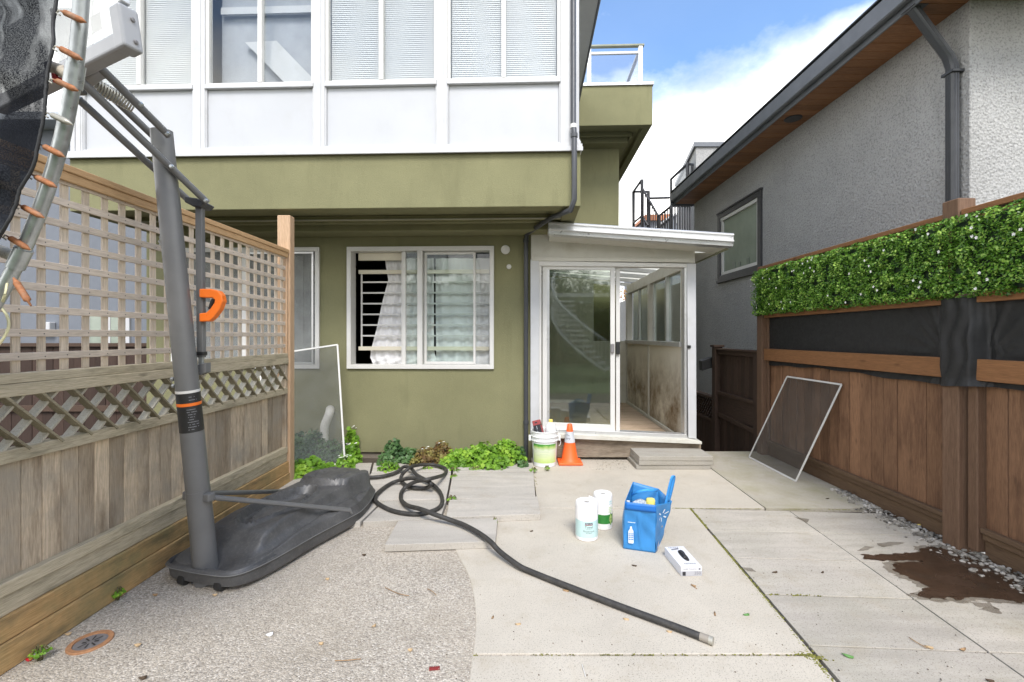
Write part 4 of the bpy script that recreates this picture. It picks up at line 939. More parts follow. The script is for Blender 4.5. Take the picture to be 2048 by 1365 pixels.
# ------------------------------------------------------------------ left lattice fence
XL = -2.28
lf = thing('lattice_fence', 'weathered wooden fence with square lattice top left of the patio', 'fence', (XL, 3.2, 0))
lb = lambda name, mat, x0, x1, y0, y1, z0, z1, bev=.003, rot=None: box(name, mat, lf, x0, x1, y0, y1, z0, z1, bev, rot=rot)
Y0, Y1 = 1.62, 4.525
lb('bottom_timber', M_LUMY, XL-.08, XL+.012, Y0, 4.60, 0, .131, .006); lb('bottom_timber', M_LUMY, XL-.085, XL+.004, Y0, 4.60, .132, .243, .006)
lb('lower_board', M_WGY, XL-.055, XL-.012, Y0, Y1, .244, .333); lb('lower_rail', M_WGY, XL-.055, XL-.004, Y0, Y1, .334, .395)
yy = Y1-.03
while yy > Y0:
    wdt = random.uniform(.083, .092); lb('board', M_WGZ, XL-.062+random.uniform(-.002, .002), XL-.045, yy-wdt, yy, .38, .94); yy -= wdt+.004
lb('mid_rail', M_WGY, XL-.07, XL-.004, Y0, Y1, .925, .986); lb('end_stile', M_WGZ, XL-.065, XL-.006, Y1-.035, Y1-.001, .3951, 1.2249)
lb('upper_rail', M_WGY, XL-.07, XL+.004, Y0, Y1, 1.225, 1.283); lb('upper_rail', M_WGY, XL-.06, XL-.002, Y0, Y1, 1.284, 1.33)
yy = Y0-.1
while yy < Y1+.1:
    for s, xo, mt in ((1, XL-.022, M_DIAG), (-1, XL-.036, M_DIAGB)):
        a = Vector((xo, yy+s*.135, .97)); b = Vector((xo, yy-s*.135, 1.24))
        if min(a.y, b.y) < Y0 or max(a.y, b.y) > Y1-.01: 
            # clip to the panel
            d = b-a
            for lim in (Y0, Y1-.01):
                if (a.y-lim)*(b.y-lim) < 0:
                    t = (lim-a.y)/d.y; m_ = a+d*t
                    if (lim == Y0) == (a.y < lim): a = m_
                    else: b = m_
            if min(a.y, b.y) < Y0-.001 or max(a.y, b.y) > Y1 or (b-a).length < .04: continue
        MB().bar(a, b, .011, .046, (1, 0, 0)).obj('lattice_slat', mt, lf)
    yy += .155
yv = 4.47
while yv > Y0:
    lb('lattice_slat', M_LATZ, XL-.044, XL-.032, yv-.019+random.uniform(-.003, .003), yv+.019, 1.33, 2.335, .002); yv -= .1135
for k in range(9):
    z = 1.405+k*.111; lb('lattice_slat', M_LATY, XL-.031, XL-.018, Y0, Y1, z-.018, z+.018, .002)
nl = MB(); yv = 4.47
while yv > Y0:
    for k in range(9):
        z = 1.405+k*.111+random.uniform(-.004, .004); a_ = yv+random.uniform(-.004, .004)
        nl.add([(XL-.0174, a_+.0034*math.cos(t), z+.0034*math.sin(t)) for t in (0, 1.05, 2.1, 3.14, 4.19, 5.24)], [(0, 1, 2, 3, 4, 5)])
    yv -= .1135
tag(nl.obj('nail_heads', M_CHAR, lf), kind='stuff')
lb('cap', M_TANY, XL-.07, XL+.012, Y0, Y1, 2.336, 2.372, .004); lb('cap', M_TANY, XL-.017, XL+.003, Y0, Y1, 2.29, 2.335, .003)
lb('post', M_TANZ, XL-.115, XL+.015, 4.53, 4.625, 0, 2.72, .006); lb('post', M_TANZ, XL-.115, XL+.01, Y0-.1, Y0-.002, 0, 2.5, .006)
lb('end_stile', M_TANZ, XL-.02, XL-.003, Y1-.02, Y1-.002, 1.331, 2.289)
# ------------------------------------------------------------------ basketball hoop
hoop = thing('basketball_hoop', 'portable grey basketball hoop with black base beside the lattice fence', 'basketball hoop', (-1.89, 2.75, 0))
g = G('dusty_black_tank'); p = g.pos()
col = g.ramp(g.noise(p, 5, 7, .65), [(.3, (.045, .045, .045)), (.7, (.10, .099, .097))])
col = g.mix(g.ramp(g.noise(p, 60, 4, .7), [(.5, 0.0), (.75, .35)]), col, (.20, .19, .17)); M_TANK = g.fin(col, g.ramp(g.noise(p, 9, 5), [(.3, .36), (.7, .58)]), g.bump(g.noise(p, 150, 4), .15, .003))
B0 = Vector((-1.85, 2.75, 0)); dv = Vector((.24, .97, 0)).normalized(); ev = Vector((.97, -.24, 0)).normalized()
def BL3(u, v, z): return B0+dv*u+ev*v+Vector((0, 0, z))
ol = smoothpath([(-.10, -.20, 0), (-.11, .05, 0), (-.08, .24, 0), (.10, .315, 0), (.5, .35, 0), (.85, .40, 0), (1.0, .40, 0), (1.25, .33, 0), (1.45, .22, 0), (1.50, .0, 0), (1.48, -.25, 0), (1.36, -.35, 0), (1.0, -.38, 0), (.5, -.33, 0), (.12, -.31, 0), (-.05, -.29, 0), (-.10, -.20, 0)], 6)[:-1]
cu_ = Vector((.68, .0, 0)); n = len(ol)
def sstep(a, b, x): t = max(0, min(1, (x-a)/(b-a))); return t*t*(3-2*t)
def feat(u, v):
    z = .050*(1-sstep(.215, .245, abs(v)))*sstep(.08, .2, u)-.014*math.exp(-((abs(v)-.275)/.014)**2)*sstep(.1, .2, u)                      # raised centre panel
    e = math.hypot((u-.56)/.36, v/.155); z += .018*math.exp(-((e-1)/.06)**2)-.030*(1-sstep(.88, .97, e))
    e2 = math.hypot((u-.56)/.24, v/.085); z += .018*math.exp(-((e2-1)/.10)**2)
    z += .038*sstep(.97, 1.0, u-.06*(v/.2)**2)*(1-sstep(.20, .26, abs(v)))-.016*math.exp(-((abs(v)-.11)/.012)**2)*sstep(1.0, 1.05, u)       # high rear block with step
    z -= .05*math.exp(-((u+.02)/.09)**2)*math.exp(-(v/.12)**2)                    # notch for the pole
    z -= .03*math.exp(-((u-1.03)/.035)**2)*math.exp(-((abs(v)-.33)/.04)**2)       # brace pockets
    return z
V = []; Fc = []
lev = [(.93, .012), (.975, .03), (.985, .075), (1.0, .082), (1.0, .092), (.985, .10), (.965, .122), (.94, .138)]+[(.92-.02*i, .142+.030*min(1, i/14)) for i in range(45)]
for k, z in lev:
    for q in ol:
        x = cu_+(q-cu_)*k; drop = .045*max(0, min(1, (.35-x.x)/.4))*(1 if z > .1 else 0)
        zz = (z-drop+(feat(x.x, x.y) if k < .93 and z > .12 else 0))*1.25; V.append(BL3(x.x, x.y, zz))
for i in range(len(lev)-1):
    for j in range(n): Fc.append((i*n+j, i*n+(j+1) % n, (i+1)*n+(j+1) % n, (i+1)*n+j))
Fc += [tuple(range(n))[::-1], tuple((len(lev)-1)*n+j for j in range(n))]
tk = MB().add(V, Fc).obj('base_tank', M_TANK, hoop, auto=28)
MB().tube([BL3(q.x, q.y, .1085) for q in ol], .0035, 6, closed=True).obj('seam', plain('grey_seam', (.16, .16, .155), .5), tk, smooth=True)
for s in (-1, 1):
    c = BL3(-.065, .135*s, .036)
    MB().lathe([(.024, -.024), (.034, -.02), (.036, 0), (.034, .02), (.024, .024)], n=18).obj('wheel', M_BLACKPL, hoop, Matrix.Translation(c) @ Matrix.Rotation(math.atan2(ev.y, ev.x), 4, 'Z') @ Matrix.Rotation(R(90), 4, 'Y'), auto=40)
pb, pt = at(414, 1164, 2.745), at(323, 262, 2.52)
pb.z = max(pb.z, .02)
def pole_at(y): # by photo row
    t = (1164-y)/(1164-262); return pb.lerp(pt, t)
def seg(name, ya, yb, r0, r1, mat, par=hoop): return MB().tube([pole_at(ya), pole_at((ya+yb)/2), pole_at(yb)], [r0, (r0+r1)/2, r1], 28).obj(name, mat, par, auto=40)
pole = seg('pole', 1168, 972, .067, .064, M_POLE); seg('pole_section', 973, 634, .0625, .0585, M_POLE); seg('pole_section', 635, 262, .0575, .053, M_POLE)
st_ = seg('warning_sticker', 848, 768, .0618, .0612, M_BLACKPL); seg('sticker_band', 795, 789, .0621, .0621, M_ORANGE, st_); seg('sticker_edge', 769, 764, .0619, .0619, M_VINYL, st_)
ax = (pt-pb).normalized(); sdv = Vector((.55, -.83, 0)); sdv = (sdv-ax*sdv.dot(ax)).normalized(); td = ax.cross(sdv)
ln = MB()
for yk, a0, a1 in [(776, .15, .8), (782, .15, .8)]+[(801+i*5, -.1, .1+.6*random.random()+.2) for i in range(9)]:
    for q in range(8):
        t0, t1 = a0+(a1-a0)*q/8, a0+(a1-a0)*(q+.8)/8
        if random.random() < .25: continue
        c0, c1 = pole_at(yk), pole_at(yk+1.3)
        ln.add([c+(sdv*math.cos(t-.1)+td*math.sin(t-.1))*.0623 for c, t in ((c0, t0), (c0, t1), (c1, t1), (c1, t0))], [(0, 1, 2, 3)])
ln.obj('small_print', M_GREYINK, st_)
def rod(name, pts, r, mat, par=hoop, n=12): return MB().tube([at(*q) if len(q) == 3 and q[0] > 5 else Vector(q) for q in pts], r, n).obj(name, mat, par, auto=40)
rod('arm', [(414, 405, 2.68), (165, 165, 2.13)], .019, M_POLE); rod('arm', [(338, 272, 2.44), (203, 138, 2.12)], .019, M_POLE)
rod('arm', [(374, 398, 2.80), (156, 198, 2.30)], .019, M_POLE); rod('arm', [(314, 280, 2.60), (178, 150, 2.28)], .019, M_POLE)
for q in ((412, 402, 2.66), (344, 334, 2.475), (335, 268, 2.42), (283, 210, 2.28), (304, 690, 0)):
    if q[2]: 
        c = at(*q); MB().lathe([(.013, 0), (.013, .006), (.008, .012)], n=8).obj('bolt', M_STEEL, hoop, Matrix.Translation(c) @ Matrix.Rotation(R(90), 4, 'X'))
for yy in (742, 756):
    c = pole_at(yy)-Vector((.062, .02, 0)); MB().lathe([(.012, -.004), (.012, .01), (.007, .016)], n=8).obj('bolt', M_STEEL, hoop, Matrix.Translation(c) @ Matrix.Rotation(R(-90), 4, 'Y'))
# counterbalance spring
a, b = at(168, 158, 2.2), at(268, 214, 2.38); ax_ = (b-a).normalized(); u_ = ax_.orthogonal().normalized(); v_ = ax_.cross(u_)
hel = [a.lerp(b, t)+(u_*math.cos(t*17*2*math.pi)+v_*math.sin(t*17*2*math.pi))*.032 for t in np.linspace(0, 1, 17*12)]
MB().tube([a-ax_*.02]+hel+[b+ax_*.02], .0042, 6).obj('counter_spring', M_ZINC, hoop, smooth=True)
# height lever with orange handle
MB().bar(at(400, 404, 2.70), at(403, 715, 2.73), .040, .032, (0, 1, 0)).obj('lever', M_POLE, hoop, bev=.004)
MB().bar(at(403, 700, 2.73), at(402, 740, 2.73), .026, .02, (0, 1, 0)).obj('lever_inner', M_STEEL, hoop, bev=.003)
MB().bar(at(403, 704, 2.728), at(403, 711, 2.728), .048, .04, (0, 1, 0)).obj('collar', M_BLACKPL, hoop, bev=.003)
MB().extr([at(388, 732, 2.71), at(411, 726, 2.71), at(411, 746, 2.71), at(393, 752, 2.71)], (0, .05, 0)).obj('bracket', M_POLE, hoop, bev=.003)
MB().extr([at(367, 393, 2.66), at(392, 396, 2.66), at(408, 405, 2.66), at(400, 414, 2.66), at(385, 413, 2.66), at(368, 404, 2.66)], (0, .10, 0)).obj('bracket', M_CHAR, hoop, bev=.006)
hpts = [(398, 578), (420, 578), (436, 582), (443, 591), (445, 603), (438, 620), (426, 636), (417, 643), (398, 644), (398, 627), (411, 626), (420, 618), (428, 606), (429, 600), (424, 596), (410, 596), (398, 595)]
MB().extr([at(x, y, 2.685) for x, y in hpts], (0, .045, 0)).obj('handle', M_ORANGE, hoop, bev=.006, seg=3)
MB().extr([at(x, y, 2.695) for x, y in ((423, 597), (428, 600), (420, 617), (415, 619), (419, 606))], (0, .02, 0)).obj('trigger', M_BLACKPL, hoop, bev=.002)
# braces
e1 = BL3(.85, .40, .125); e2 = BL3(1.02, -.34, .155)
br = pole_at(985)
MB().tube([br+ev*.07, e1+Vector((-.02, 0, .03)), e1], [.0165, .0165, .006], 12).obj('brace', M_POLE, hoop, auto=40)
MB().tube([br-ev*.07+dv*.02, e2+Vector((0, 0, .03)), e2], [.0165, .0165, .006], 12).obj('brace', M_POLE, hoop, auto=40)
MB().bar(br-ev*.10, br+ev*.10, .05, .05).obj('bracket', M_POLE, hoop, bev=.01)
# backboard
A = Vector((-1.655, 1.92, 2.75)); e_ = Vector((.9, -.42, 0)).normalized(); nrm = Vector((-.42, -.9, 0)).normalized(); up = (Vector((0, 0, 1))+nrm*.13).normalized()
def bb(s, h, d=0): return A-e_*s+up*h-nrm*d
fr = MB()
def slabq(m, s0, s1, h0, h1, d0, d1): m.add([bb(s, h, d) for d in (d0, d1) for h in (h0, h1) for s in (s0, s1)], [(0,1,3,2),(4,6,7,5),(0,4,5,1),(2,3,7,6),(0,2,6,4),(1,5,7,3)])
slabq(fr, 0, 1.35, -.01, .06, -.01, .05)
slabq(fr, -.005, .075, -.015, .16, -.015, .06)
fr.obj('backboard_frame', M_FRAMEG, hoop, bev=.012, seg=3)
fr = MB(); slabq(fr, .0, .03, .171, .85, .0, .035); slabq(fr, 1.32, 1.35, .071, .85, .0, .035); slabq(fr, .0, 1.35, .851, .88, .0, .035); fr.obj('backboard_edge', M_ALU, hoop, bev=.004)
fr = MB(); slabq(fr, .031, 1.319, .071, .85, .005, .012); fr.obj('backboard_pane', glass('acrylic', (.93, .95, .95), .08), hoop)
for s0, h0 in ((.20, .12), (.32, .11)):
    fr = MB(); slabq(fr, s0, s0+.085, h0, h0+.07, .013, .0145); fr.obj('decal', M_BLACKINK, hoop)
    fr = MB(); [slabq(fr, s0+.012+i*.02, s0+.022+i*.02, h0+.015, h0+.055, .0146, .0152) for i in range(3)]; fr.obj('decal_print', M_PRINTW, hoop)
for s0, h0 in ((.045, .11), (.045, .02)):
    MB().lathe([(.010, 0), (.010, .006), (.006, .008)], n=8).obj('bolt', M_IRON, hoop, Matrix.Translation(bb(s0-.05, h0, .03)) @ Matrix.Rotation(R(90), 4, 'Y'))
MB().bar(at(165, 165, 2.2), at(205, 139, 2.16), .05, .05).obj('bracket', M_FRAMEG, hoop, bev=.008)
MB().bar(bb(.62, -.05, .06), bb(.62, .35, .06), .10, .03).obj('bracket', M_POLE, hoop, bev=.008); MB().bar(bb(.62, .03, .04), at(165, 168, 2.2), .03, .03).obj('bracket', M_POLE, hoop)
rim_ = [bb(.66, .12, -.22)+(e_*math.cos(t)*.22+nrm*math.sin(t)*.22) for t in np.linspace(0, 2*math.pi, 33)[:-1]]


# ------------------------------------------------------------------ trampoline standing on its edge
tr = thing('trampoline', 'trampoline stood on edge with rusty springs and sagging black mesh', 'trampoline', (-2.95, 1.35, 0))
phi, tilt, YEt, zct, Rt = .0486, -.1385, 1.124, 2.678, 1.8887
tu = Vector((-math.cos(phi), -math.sin(phi), 0)); tn = tu.cross(Vector((0, 0, 1))); tv = Vector((0, 0, 1))*math.cos(tilt)+tn*math.sin(tilt)
tC = Vector(((165-1030-12.24)/900*YEt, YEt, zct))+tu*Rt; tN = tu.cross(tv).normalized()
def ring(t, r=Rt, d=0): return tC+(-math.cos(t)*tu+math.sin(t)*tv)*r+tN*d
MB().tube([ring(t) for t in np.linspace(0, 2*math.pi, 161)[:-1]], .0165, 14, closed=True).obj('ring_tube', M_STEEL, tr, smooth=True)
def ring_from_px(px, py):
    best = min(np.linspace(-1.2, .6, 721), key=lambda t: (lambda q: ((PX+FPX*q.x/q.y-px)**2+(PY-FPX*(q.z-HC)/q.y-py)**2))(ring(t)))
    return best
prof = [(.002, 0)]+[(.0068+.0010*(i % 2), .02+i*.0018) for i in range(36)]+[(.003, .088), (.002, .105)]
spm = {}
for mt in (M_RUST, M_ZINC):
    o = MB().lathe(prof, n=10).obj('tmp_spring', mt); spm[mt.name] = o.data; o.data.shade_smooth(); bpy.data.objects.remove(o)
pairs = [((121, 22), (172, 45)), ((114, 94), (165, 120)), ((106, 159), (156, 182)), ((97, 227), (144, 249)), ((82, 290), (129, 314)), ((64, 350), (113, 375)), ((38, 410), (88, 436)), ((13, 472), (60, 500)), ((124, -52), (176, -28))]
ends = []
hook = MB()
for i, (m_, r_) in enumerate(pairs):
    t = ring_from_px(*(r_[0]-6, r_[1])); P = ring(t); Yr = P.y-.034
    a = at(r_[0], r_[1], Yr); b = at(m_[0], m_[1], Yr+.02); ends.append(b)
    d = (b-a); L = d.length
    q = d.to_track_quat('Z', 'Y').to_matrix().to_4x4()
    mt = M_ZINC if i in (3,) else M_RUST
    so_ = link('spring', spm[mt.name], tr, Matrix.Translation(a) @ q @ Matrix.Diagonal((1, 1, L/.105, 1)))
    MB().tube([a+d*.12, a, a+(P-a)*.4+Vector((.0, 0, 0))], .0022, 6).obj('hook', M_ZINC, so_)
    MB().tube([b-d*.1, b+d*.06, b+d*.09+Vector((-.004, 0, -.008)), b+d*.02+Vector((0, 0, -.012))], .0022, 6).obj('hook', M_ZINC, so_)
a, b = at(27, 556, 1.16), at(62, 612, 1.14); d = b-a
link('spring', spm[M_RUST.name], tr, Matrix.Translation(a) @ d.to_track_quat('Z', 'Y').to_matrix().to_4x4() @ Matrix.Diagonal((1, 1, d.length/.105, 1)))
for p0, p1 in (((149, 150), (104, 135)), ((42, 515), (-5, 500))):
    t = ring_from_px(p0[0]-5, p0[1]); P = ring(t); q1 = at(p1[0], p1[1], P.y+.07)
    MB().tube([P, P.lerp(q1, .5), q1], .0165, 12).obj('leg_socket', m_concrete('socket_paint_%d' % p0[0], (.55, .52, .44), .6, (.25, .12, .05)), tr, auto=40)
    tt = (ring(t+.02)-ring(t-.02)).normalized(); MB().tube([P-tt*.03, P+tt*.03], .0205, 14).obj('socket_collar', M_STEEL, tr, auto=40)
MB().extr([at(101, 146, 1.22), at(108, 146, 1.22), at(113, 153, 1.22), at(122, 155, 1.22), at(112, 162, 1.22), at(104, 164, 1.22)], (0, .01, 0)).obj('clip', plain('red_clip', (.45, .03, .03), .4), tr, bev=.002)
# sagging mesh mat
edge_px = [(0, 472), (30, 415), (40, 380), (66, 335), (76, 290), (88, 232), (92, 180), (97, 135), (107, 88), (106, 50), (112, 8), (118, -60), (120, -160)]
tl0 = ring_from_px(20, 560)-.06
ep = smoothpath([ring(t, Rt-.085, 0) for t in np.linspace(-2.3, tl0, 14)]+[at(x, y, 1.19) for x, y in edge_px], 8)
for t in np.arange(tl0-.02, -2.2, -.075):
    a, b = ring(t, Rt+.008), ring(t, Rt-.085); d = b-a
    link('spring', spm[M_RUST.name], tr, Matrix.Translation(a) @ d.to_track_quat('Z', 'Y').to_matrix().to_4x4() @ Matrix.Diagonal((1, 1, d.length/.105, 1)))
def matf(u, v):
    k = v*(len(ep)-1); i = min(int(k), len(ep)-2); e = ep[i].lerp(ep[i+1], k-i)
    c = Vector((-2.9, 1.27, 2.6)); p = e.lerp(c, u*.9)
    w = 1-u*.3
    f = .055*math.sin(v*36+u*5+2*math.sin(u*7))+.03*math.sin(v*80-u*17)+.05*mnoise.noise((u*5, v*9, 1))+.06*math.sin(u*16+v*6)
    g_ = (p-Vector((0, 0, HC))).normalized(); p = p+g_*(f*min(1, u*9)*w*.8+.08*min(1, u*4))
    j = .006*mnoise.noise((v*60, 0, 3)); p.x += j if u == 0 else 0
    return p
mt_ = MB().grid(matf, 70, 220).obj('mat', M_NET, tr, smooth=True)
MB().tube([ep[i]+Vector((.002*mnoise.noise((i*.7, 0, 0)), .0, 0)) for i in range(len(ep))], .0045, 6).obj('mat_hem', M_CLOTH, tr, smooth=True)
cdp = smoothpath([at(0, 612, 1.3), at(14, 632, 1.3), at(17, 655, 1.3), at(5, 680, 1.3), at(-12, 700, 1.3)], 5); MB().tube(cdp, .0035, 6).obj('cord', plain('pale_cord', (.62, .58, .35), .6), tr, smooth=True)
MB().tube([at(2, 612, 1.3), at(10, 590, 1.2), ring(ring_from_px(20, 565))], .0035, 6).obj('cord', bpy.data.materials['pale_cord'], tr, smooth=True)
# legs below, holding the ring off the ground
for t in (-1.35, -1.8):
    P = ring(t); MB().tube([P, Vector((P.x, P.y+.05, .25)), Vector((P.x, P.y+.05, .018)), Vector((P.x, P.y+.7, .018))], .018, 10).obj('leg', M_STEEL, tr, smooth=True)

# ------------------------------------------------------------------ leaning insect screens
def screen(TL, TR, BR, BL, label, mat, fmat, w_=.018, grp='insect screens'):
    c = (TL+TR+BR+BL)/4; t = thing('window_screen', label, 'screen', (c.x, c.y, 0), grp); n_ = (TR-TL).cross(BL-TL).normalized()
    for a, b in ((TL, TR), (TR, BR), (BR, BL), (BL, TL)):
        d = (b-a).normalized(); MB().bar(a, b, .010, w_, d.cross(n_)).obj('frame_bar', fmat, t, bev=.002)
    MB().grid(lambda u, v: TL.lerp(TR, u).lerp(BL.lerp(BR, u), v)+n_*(.006*math.sin(u*3.1)*math.sin(v*3.1)), 16, 16).obj('mesh', mat, t, smooth=True)
    return t
screen(Vector((XF-.025, 5.25, 1.03)), Vector((XF-.025, 4.375, 1.03)), Vector((2.877, 4.61, .016)), Vector((2.877, 5.53, .016)), 'dark insect screen in white frame leaning on the brown fence', M_SCREEND, M_VINYL)
screen(at(515, 714, 5.58), at(675, 690, 5.42), gp(690, 929, .04), gp(548, 934, .04), 'grey insect screen in thin white frame leaning on the olive wall', M_SCREEN, M_VINYL, .02)
# white drain hose stub on the wall
dp = smoothpath([at(660, 818, 5.68), at(660, 822, 5.50), at(657, 832, 5.45), at(650, 850, 5.44), at(648, 870, 5.44), at(650, 905, 5.42), at(650, 925, 5.42)], 7)
MB().tube(dp, [.048+.003*(i % 2) for i in range(len(dp))], 14).obj('drain_pipe', M_PIPEW, None, smooth=True); tag(bpy.data.objects['drain_pipe'], 'short bent white drain pipe coming out of the olive wall', 'pipe')

# ------------------------------------------------------------------ hose
hz_ = .066
hp_ = [(652, 932), (664, 938), (683, 949), (724, 955), (765, 953), (795, 944), (808, 934, .08), (822, 937, .10), (833, 950, .10), (861, 966, .08), (880, 985), (884, 1007), (869, 1021), (833, 1029), (792, 1024), (765, 1013), (750, 1000), (758, 984), (787, 965), (822, 957, .13), (850, 961, .14), (862, 969, .13), (852, 976), (828, 976), (809, 969), (802, 955), (816, 938, .14), (835, 931, .10), (866, 930), (890, 937), (889, 949), (861, 958, .18), (828, 965, .13), (806, 980), (802, 998), (814, 1011, .09), (842, 1019, .13), (874, 1031, .12), (905, 1042, .095), (929, 1051, .09), (960, 1068, .09), (982, 1085, .088), (1000, 1104, .06), (1036, 1131, .036), (1060, 1143, .027), (1130, 1171, .027), (1250, 1217, .027), (1340, 1250, .027), (1400, 1273, .027)]
hpw = smoothpath([gp(q[0], q[1], q[2] if len(q) > 2 else hz_) for q in hp_], 6)
ho = MB().tube(hpw, .0178, 12).obj('rubber_hose', M_RUBBER, None, smooth=True); tag(ho, 'thick black rubber hose looped by the plants and trailing over the concrete', 'hose')
he = gp(1426, 1283, .027); MB().tube([hpw[-1], he], [.0187, .0187], 14).obj('hose_end', plain('worn_hose_end', (.27, .24, .20), .7), ho, auto=40)
MB().tube([hpw[-1].lerp(he, .7), he+(he-hpw[-1])*.02], [.0193, .0193], 14).obj('end_ring', M_ZINC, ho, auto=40)

# ------------------------------------------------------------------ bucket, its contents, cone
bc = Vector((.345, 5.245, .006)); bk = thing('plastic_bucket', 'white plastic pail with green label by the sliding door', 'bucket', bc)
bp = [(.128, 0), (.133, .006), (.146, .285), (.146, .29), (.158, .291), (.158, .30), (.150, .302), (.151, .335), (.160, .337), (.160, .347), (.152, .349), (.153, .385), (.160, .392), (.160, .403), (.154, .405), (.147, .40), (.142, .29), (.128, .012)]
MB().lathe(bp, bc, 40, capb=True, capt=True).obj('shell', M_BUCKET, bk, auto=30)
def wrap(V, c, r0, r1, z0, z1, a0):      # flat (x,y) -> cone surface; x metres along the girth, y height
    out = []
    for v in V:
        r = r0+(r1-r0)*(v.y-z0)/(z1-z0); a = a0+v.x/r; out.append(Vector((c[0]+r*math.cos(a), c[1]+r*math.sin(a), c[2]+v.y)))
    return out
g = G('green_pail_label'); s = g.n('ShaderNodeSeparateXYZ', {0: g.pos()}); n1 = g.noise(g.pos(), 22, 5, .6)
zf = g.math('ADD', s.outputs[2], g.math('MULTIPLY', g.math('SUBTRACT', n1, .5), .06))
col = g.ramp(zf, [(.04, (.50, .66, .16)), (.12, (.62, .70, .38)), (.20, (.66, .70, .55)), (.235, (.42, .55, .18)), (.26, (.06, .28, .03))])
M_PAIL = g.fin(col, .4)
def patch(name, mat, par, c, r0, r1, z0, z1, a0, half, zA, zB, nu=20, nv=4):
    return MB().grid(lambda u, v: wrap([Vector(((u*2-1)*half, zA+(zB-zA)*v, 0))], c, r0, r1, z0, z1, a0)[0], nu, nv).obj(name, mat, par, smooth=True)
AF = -math.pi/2-.06
lbp = patch('label', M_PAIL, bk, bc, .1350, .1480, .006, .285, AF, .155, .05, .265)
for zz, hw in ((.215, .085), (.19, .07), (.175, .075), (.15, .06), (.135, .08), (.12, .05)):
    patch('label_line', plain('label_line_%d' % int(zz*1000), (.45, .52, .35), .5), lbp, bc, .1354, .1484, .006, .285, AF-.15, hw, zz, zz+.003, 8, 1)
MB().tube([bc+Vector((.160*math.cos(t), .160*math.sin(t)*.9-.01, .31-.10*abs(math.sin(t))**.7)) for t in np.linspace(.0, math.pi, 20)], .0028, 6).obj('bail', M_ALU, bk, smooth=True)
for s in (-1, 1): box('handle_lug', M_BUCKET, bk, bc.x+s*.172-.014, bc.x+s*.172+.014, bc.y-.02, bc.y+.02, .285, .35, .006)
MB().tube([bc+Vector((.165+.022*math.sin(t), 0, .30-.04*(1-math.cos(t)))) for t in np.linspace(0, math.pi, 9)], .004, 6).obj('bail_end', M_BUCKET, bk, smooth=True)
sbx = thing('sponge_pack', 'black and red cardboard pack standing in the white bucket', 'package', (.28, 5.24, .1))
Mx = Matrix.Translation((.285, 5.235, .36)) @ Euler((R(-8), R(-17), R(-20))).to_matrix().to_4x4()
box('carton', M_BLACKINK, sbx, -.045, .045, -.028, .028, -.26, .11, .004, Mx); box('carton_top', plain('dull_red_card', (.33, .07, .07), .5), sbx, -.0455, .0455, -.0285, .0285, .105, .165, .006, Mx)
box('hang_hole', M_BLACKINK, sbx, -.015, .015, -.0292, -.0284, .13, .145, .0, Mx); box('red_edge', bpy.data.materials['dull_red_card'], sbx, .046, .050, -.028, .028, -.26, .10, 0, Mx)
for i in range(4): box('print_line', M_PRINTW, sbx, -.004, .0, -.0286, -.0281, .06-i*.055, .098-i*.055, 0, Mx)
jc = Vector((.415, 5.225, .13)); jg = thing('plastic_jug', 'translucent white jug with yellow cap standing in the bucket', 'jug', jc)
MB().lathe([(.060, 0), (.066, .01), (.067, .27), (.066, .30), (.056, .34), (.035, .362), (.022, .368), (.02, .382)], jc, 24).obj('body', M_JUG, jg, auto=50)
MB().lathe([(.024, .376), (.024, .402), (.02, .406)], jc, 18).obj('cap', M_YELLOW, jg, auto=40)
cc_ = Vector((.645, 5.305, .006)); cn_ = thing('traffic_cone', 'orange traffic cone with grey collar beside the bucket', 'cone', cc_)
bsq = MB().box(cc_.x-.14, cc_.x+.14, cc_.y-.125, cc_.y+.125, .007, .036); bsq.obj('base', M_CONE, cn_, bev=.012, seg=3)
def cr(z): return .095+(.028-.095)*(z-.05)/(.46-.05)
MB().lathe([(.125, .027), (.106, .044), (.096, .056), (cr(.25), .25), (cr(.38), .38), (cr(.455), .455), (.022, .463), (.014, .463), (.012, .40)], cc_, 28, capb=False).obj('body', M_CONE, cn_, auto=40)
MB().lathe([(cr(.25)+.0015, .25), (cr(.375)+.0015, .375)], cc_, 28, False, False).obj('collar', M_REFLECT, cn_, smooth=True)
for body, zz, sz in (('The', .326, .027), ('tory', .288, .036)):
    V, Fc = text_geo(body, sz); MB().add(wrap([Vector((v.x, v.y+zz, 0)) for v in V], cc_, cr(.25)+.0024, cr(.375)+.0024, .25, .375, -math.pi/2-.55), Fc).obj('marker_text', M_BLACKINK, cn_)

# ------------------------------------------------------------------ paper towels, bag, glove box
def towel(c, r, h, label):
    t = thing('paper_towel_roll', label, 'paper towel', c, 'paper towel rolls')
    MB().lathe([(r*.93, 0), (r*.99, .004), (r, .02), (r, h-.022), (r*.965, h-.008), (r*.9, h-.002), (r*.3, h-.006), (.021, h-.010), (.02, h-.05)], c, 40).obj('roll', M_TOWEL, t, auto=35)
    MB().lathe([(.019, h-.045), (.019, h-.012)], c, 18, True, False).obj('core', plain('core_%d' % int(c.x*1000), (.36, .34, .31), .9), t)
    return t
def ctext(par, body, size, c, r, z, a0, mat, name='print'):
    V, Fc = text_geo(body, size); return MB().add(wrap([Vector((v.x, v.y+z, 0)) for v in V], c, r, r, 0, 1, a0), Fc).obj(name, mat, par)
t1 = Vector((.533, 3.35, .006)); ta = towel(t1, .083, .272, 'paper towel roll in wrapper with pale teal label')
lb1 = patch('label', M_TEAL, ta, t1, .0836, .0836, 0, 1, -math.pi/2, .125, .026, .148, 30)
AF1 = -math.pi/2+.05
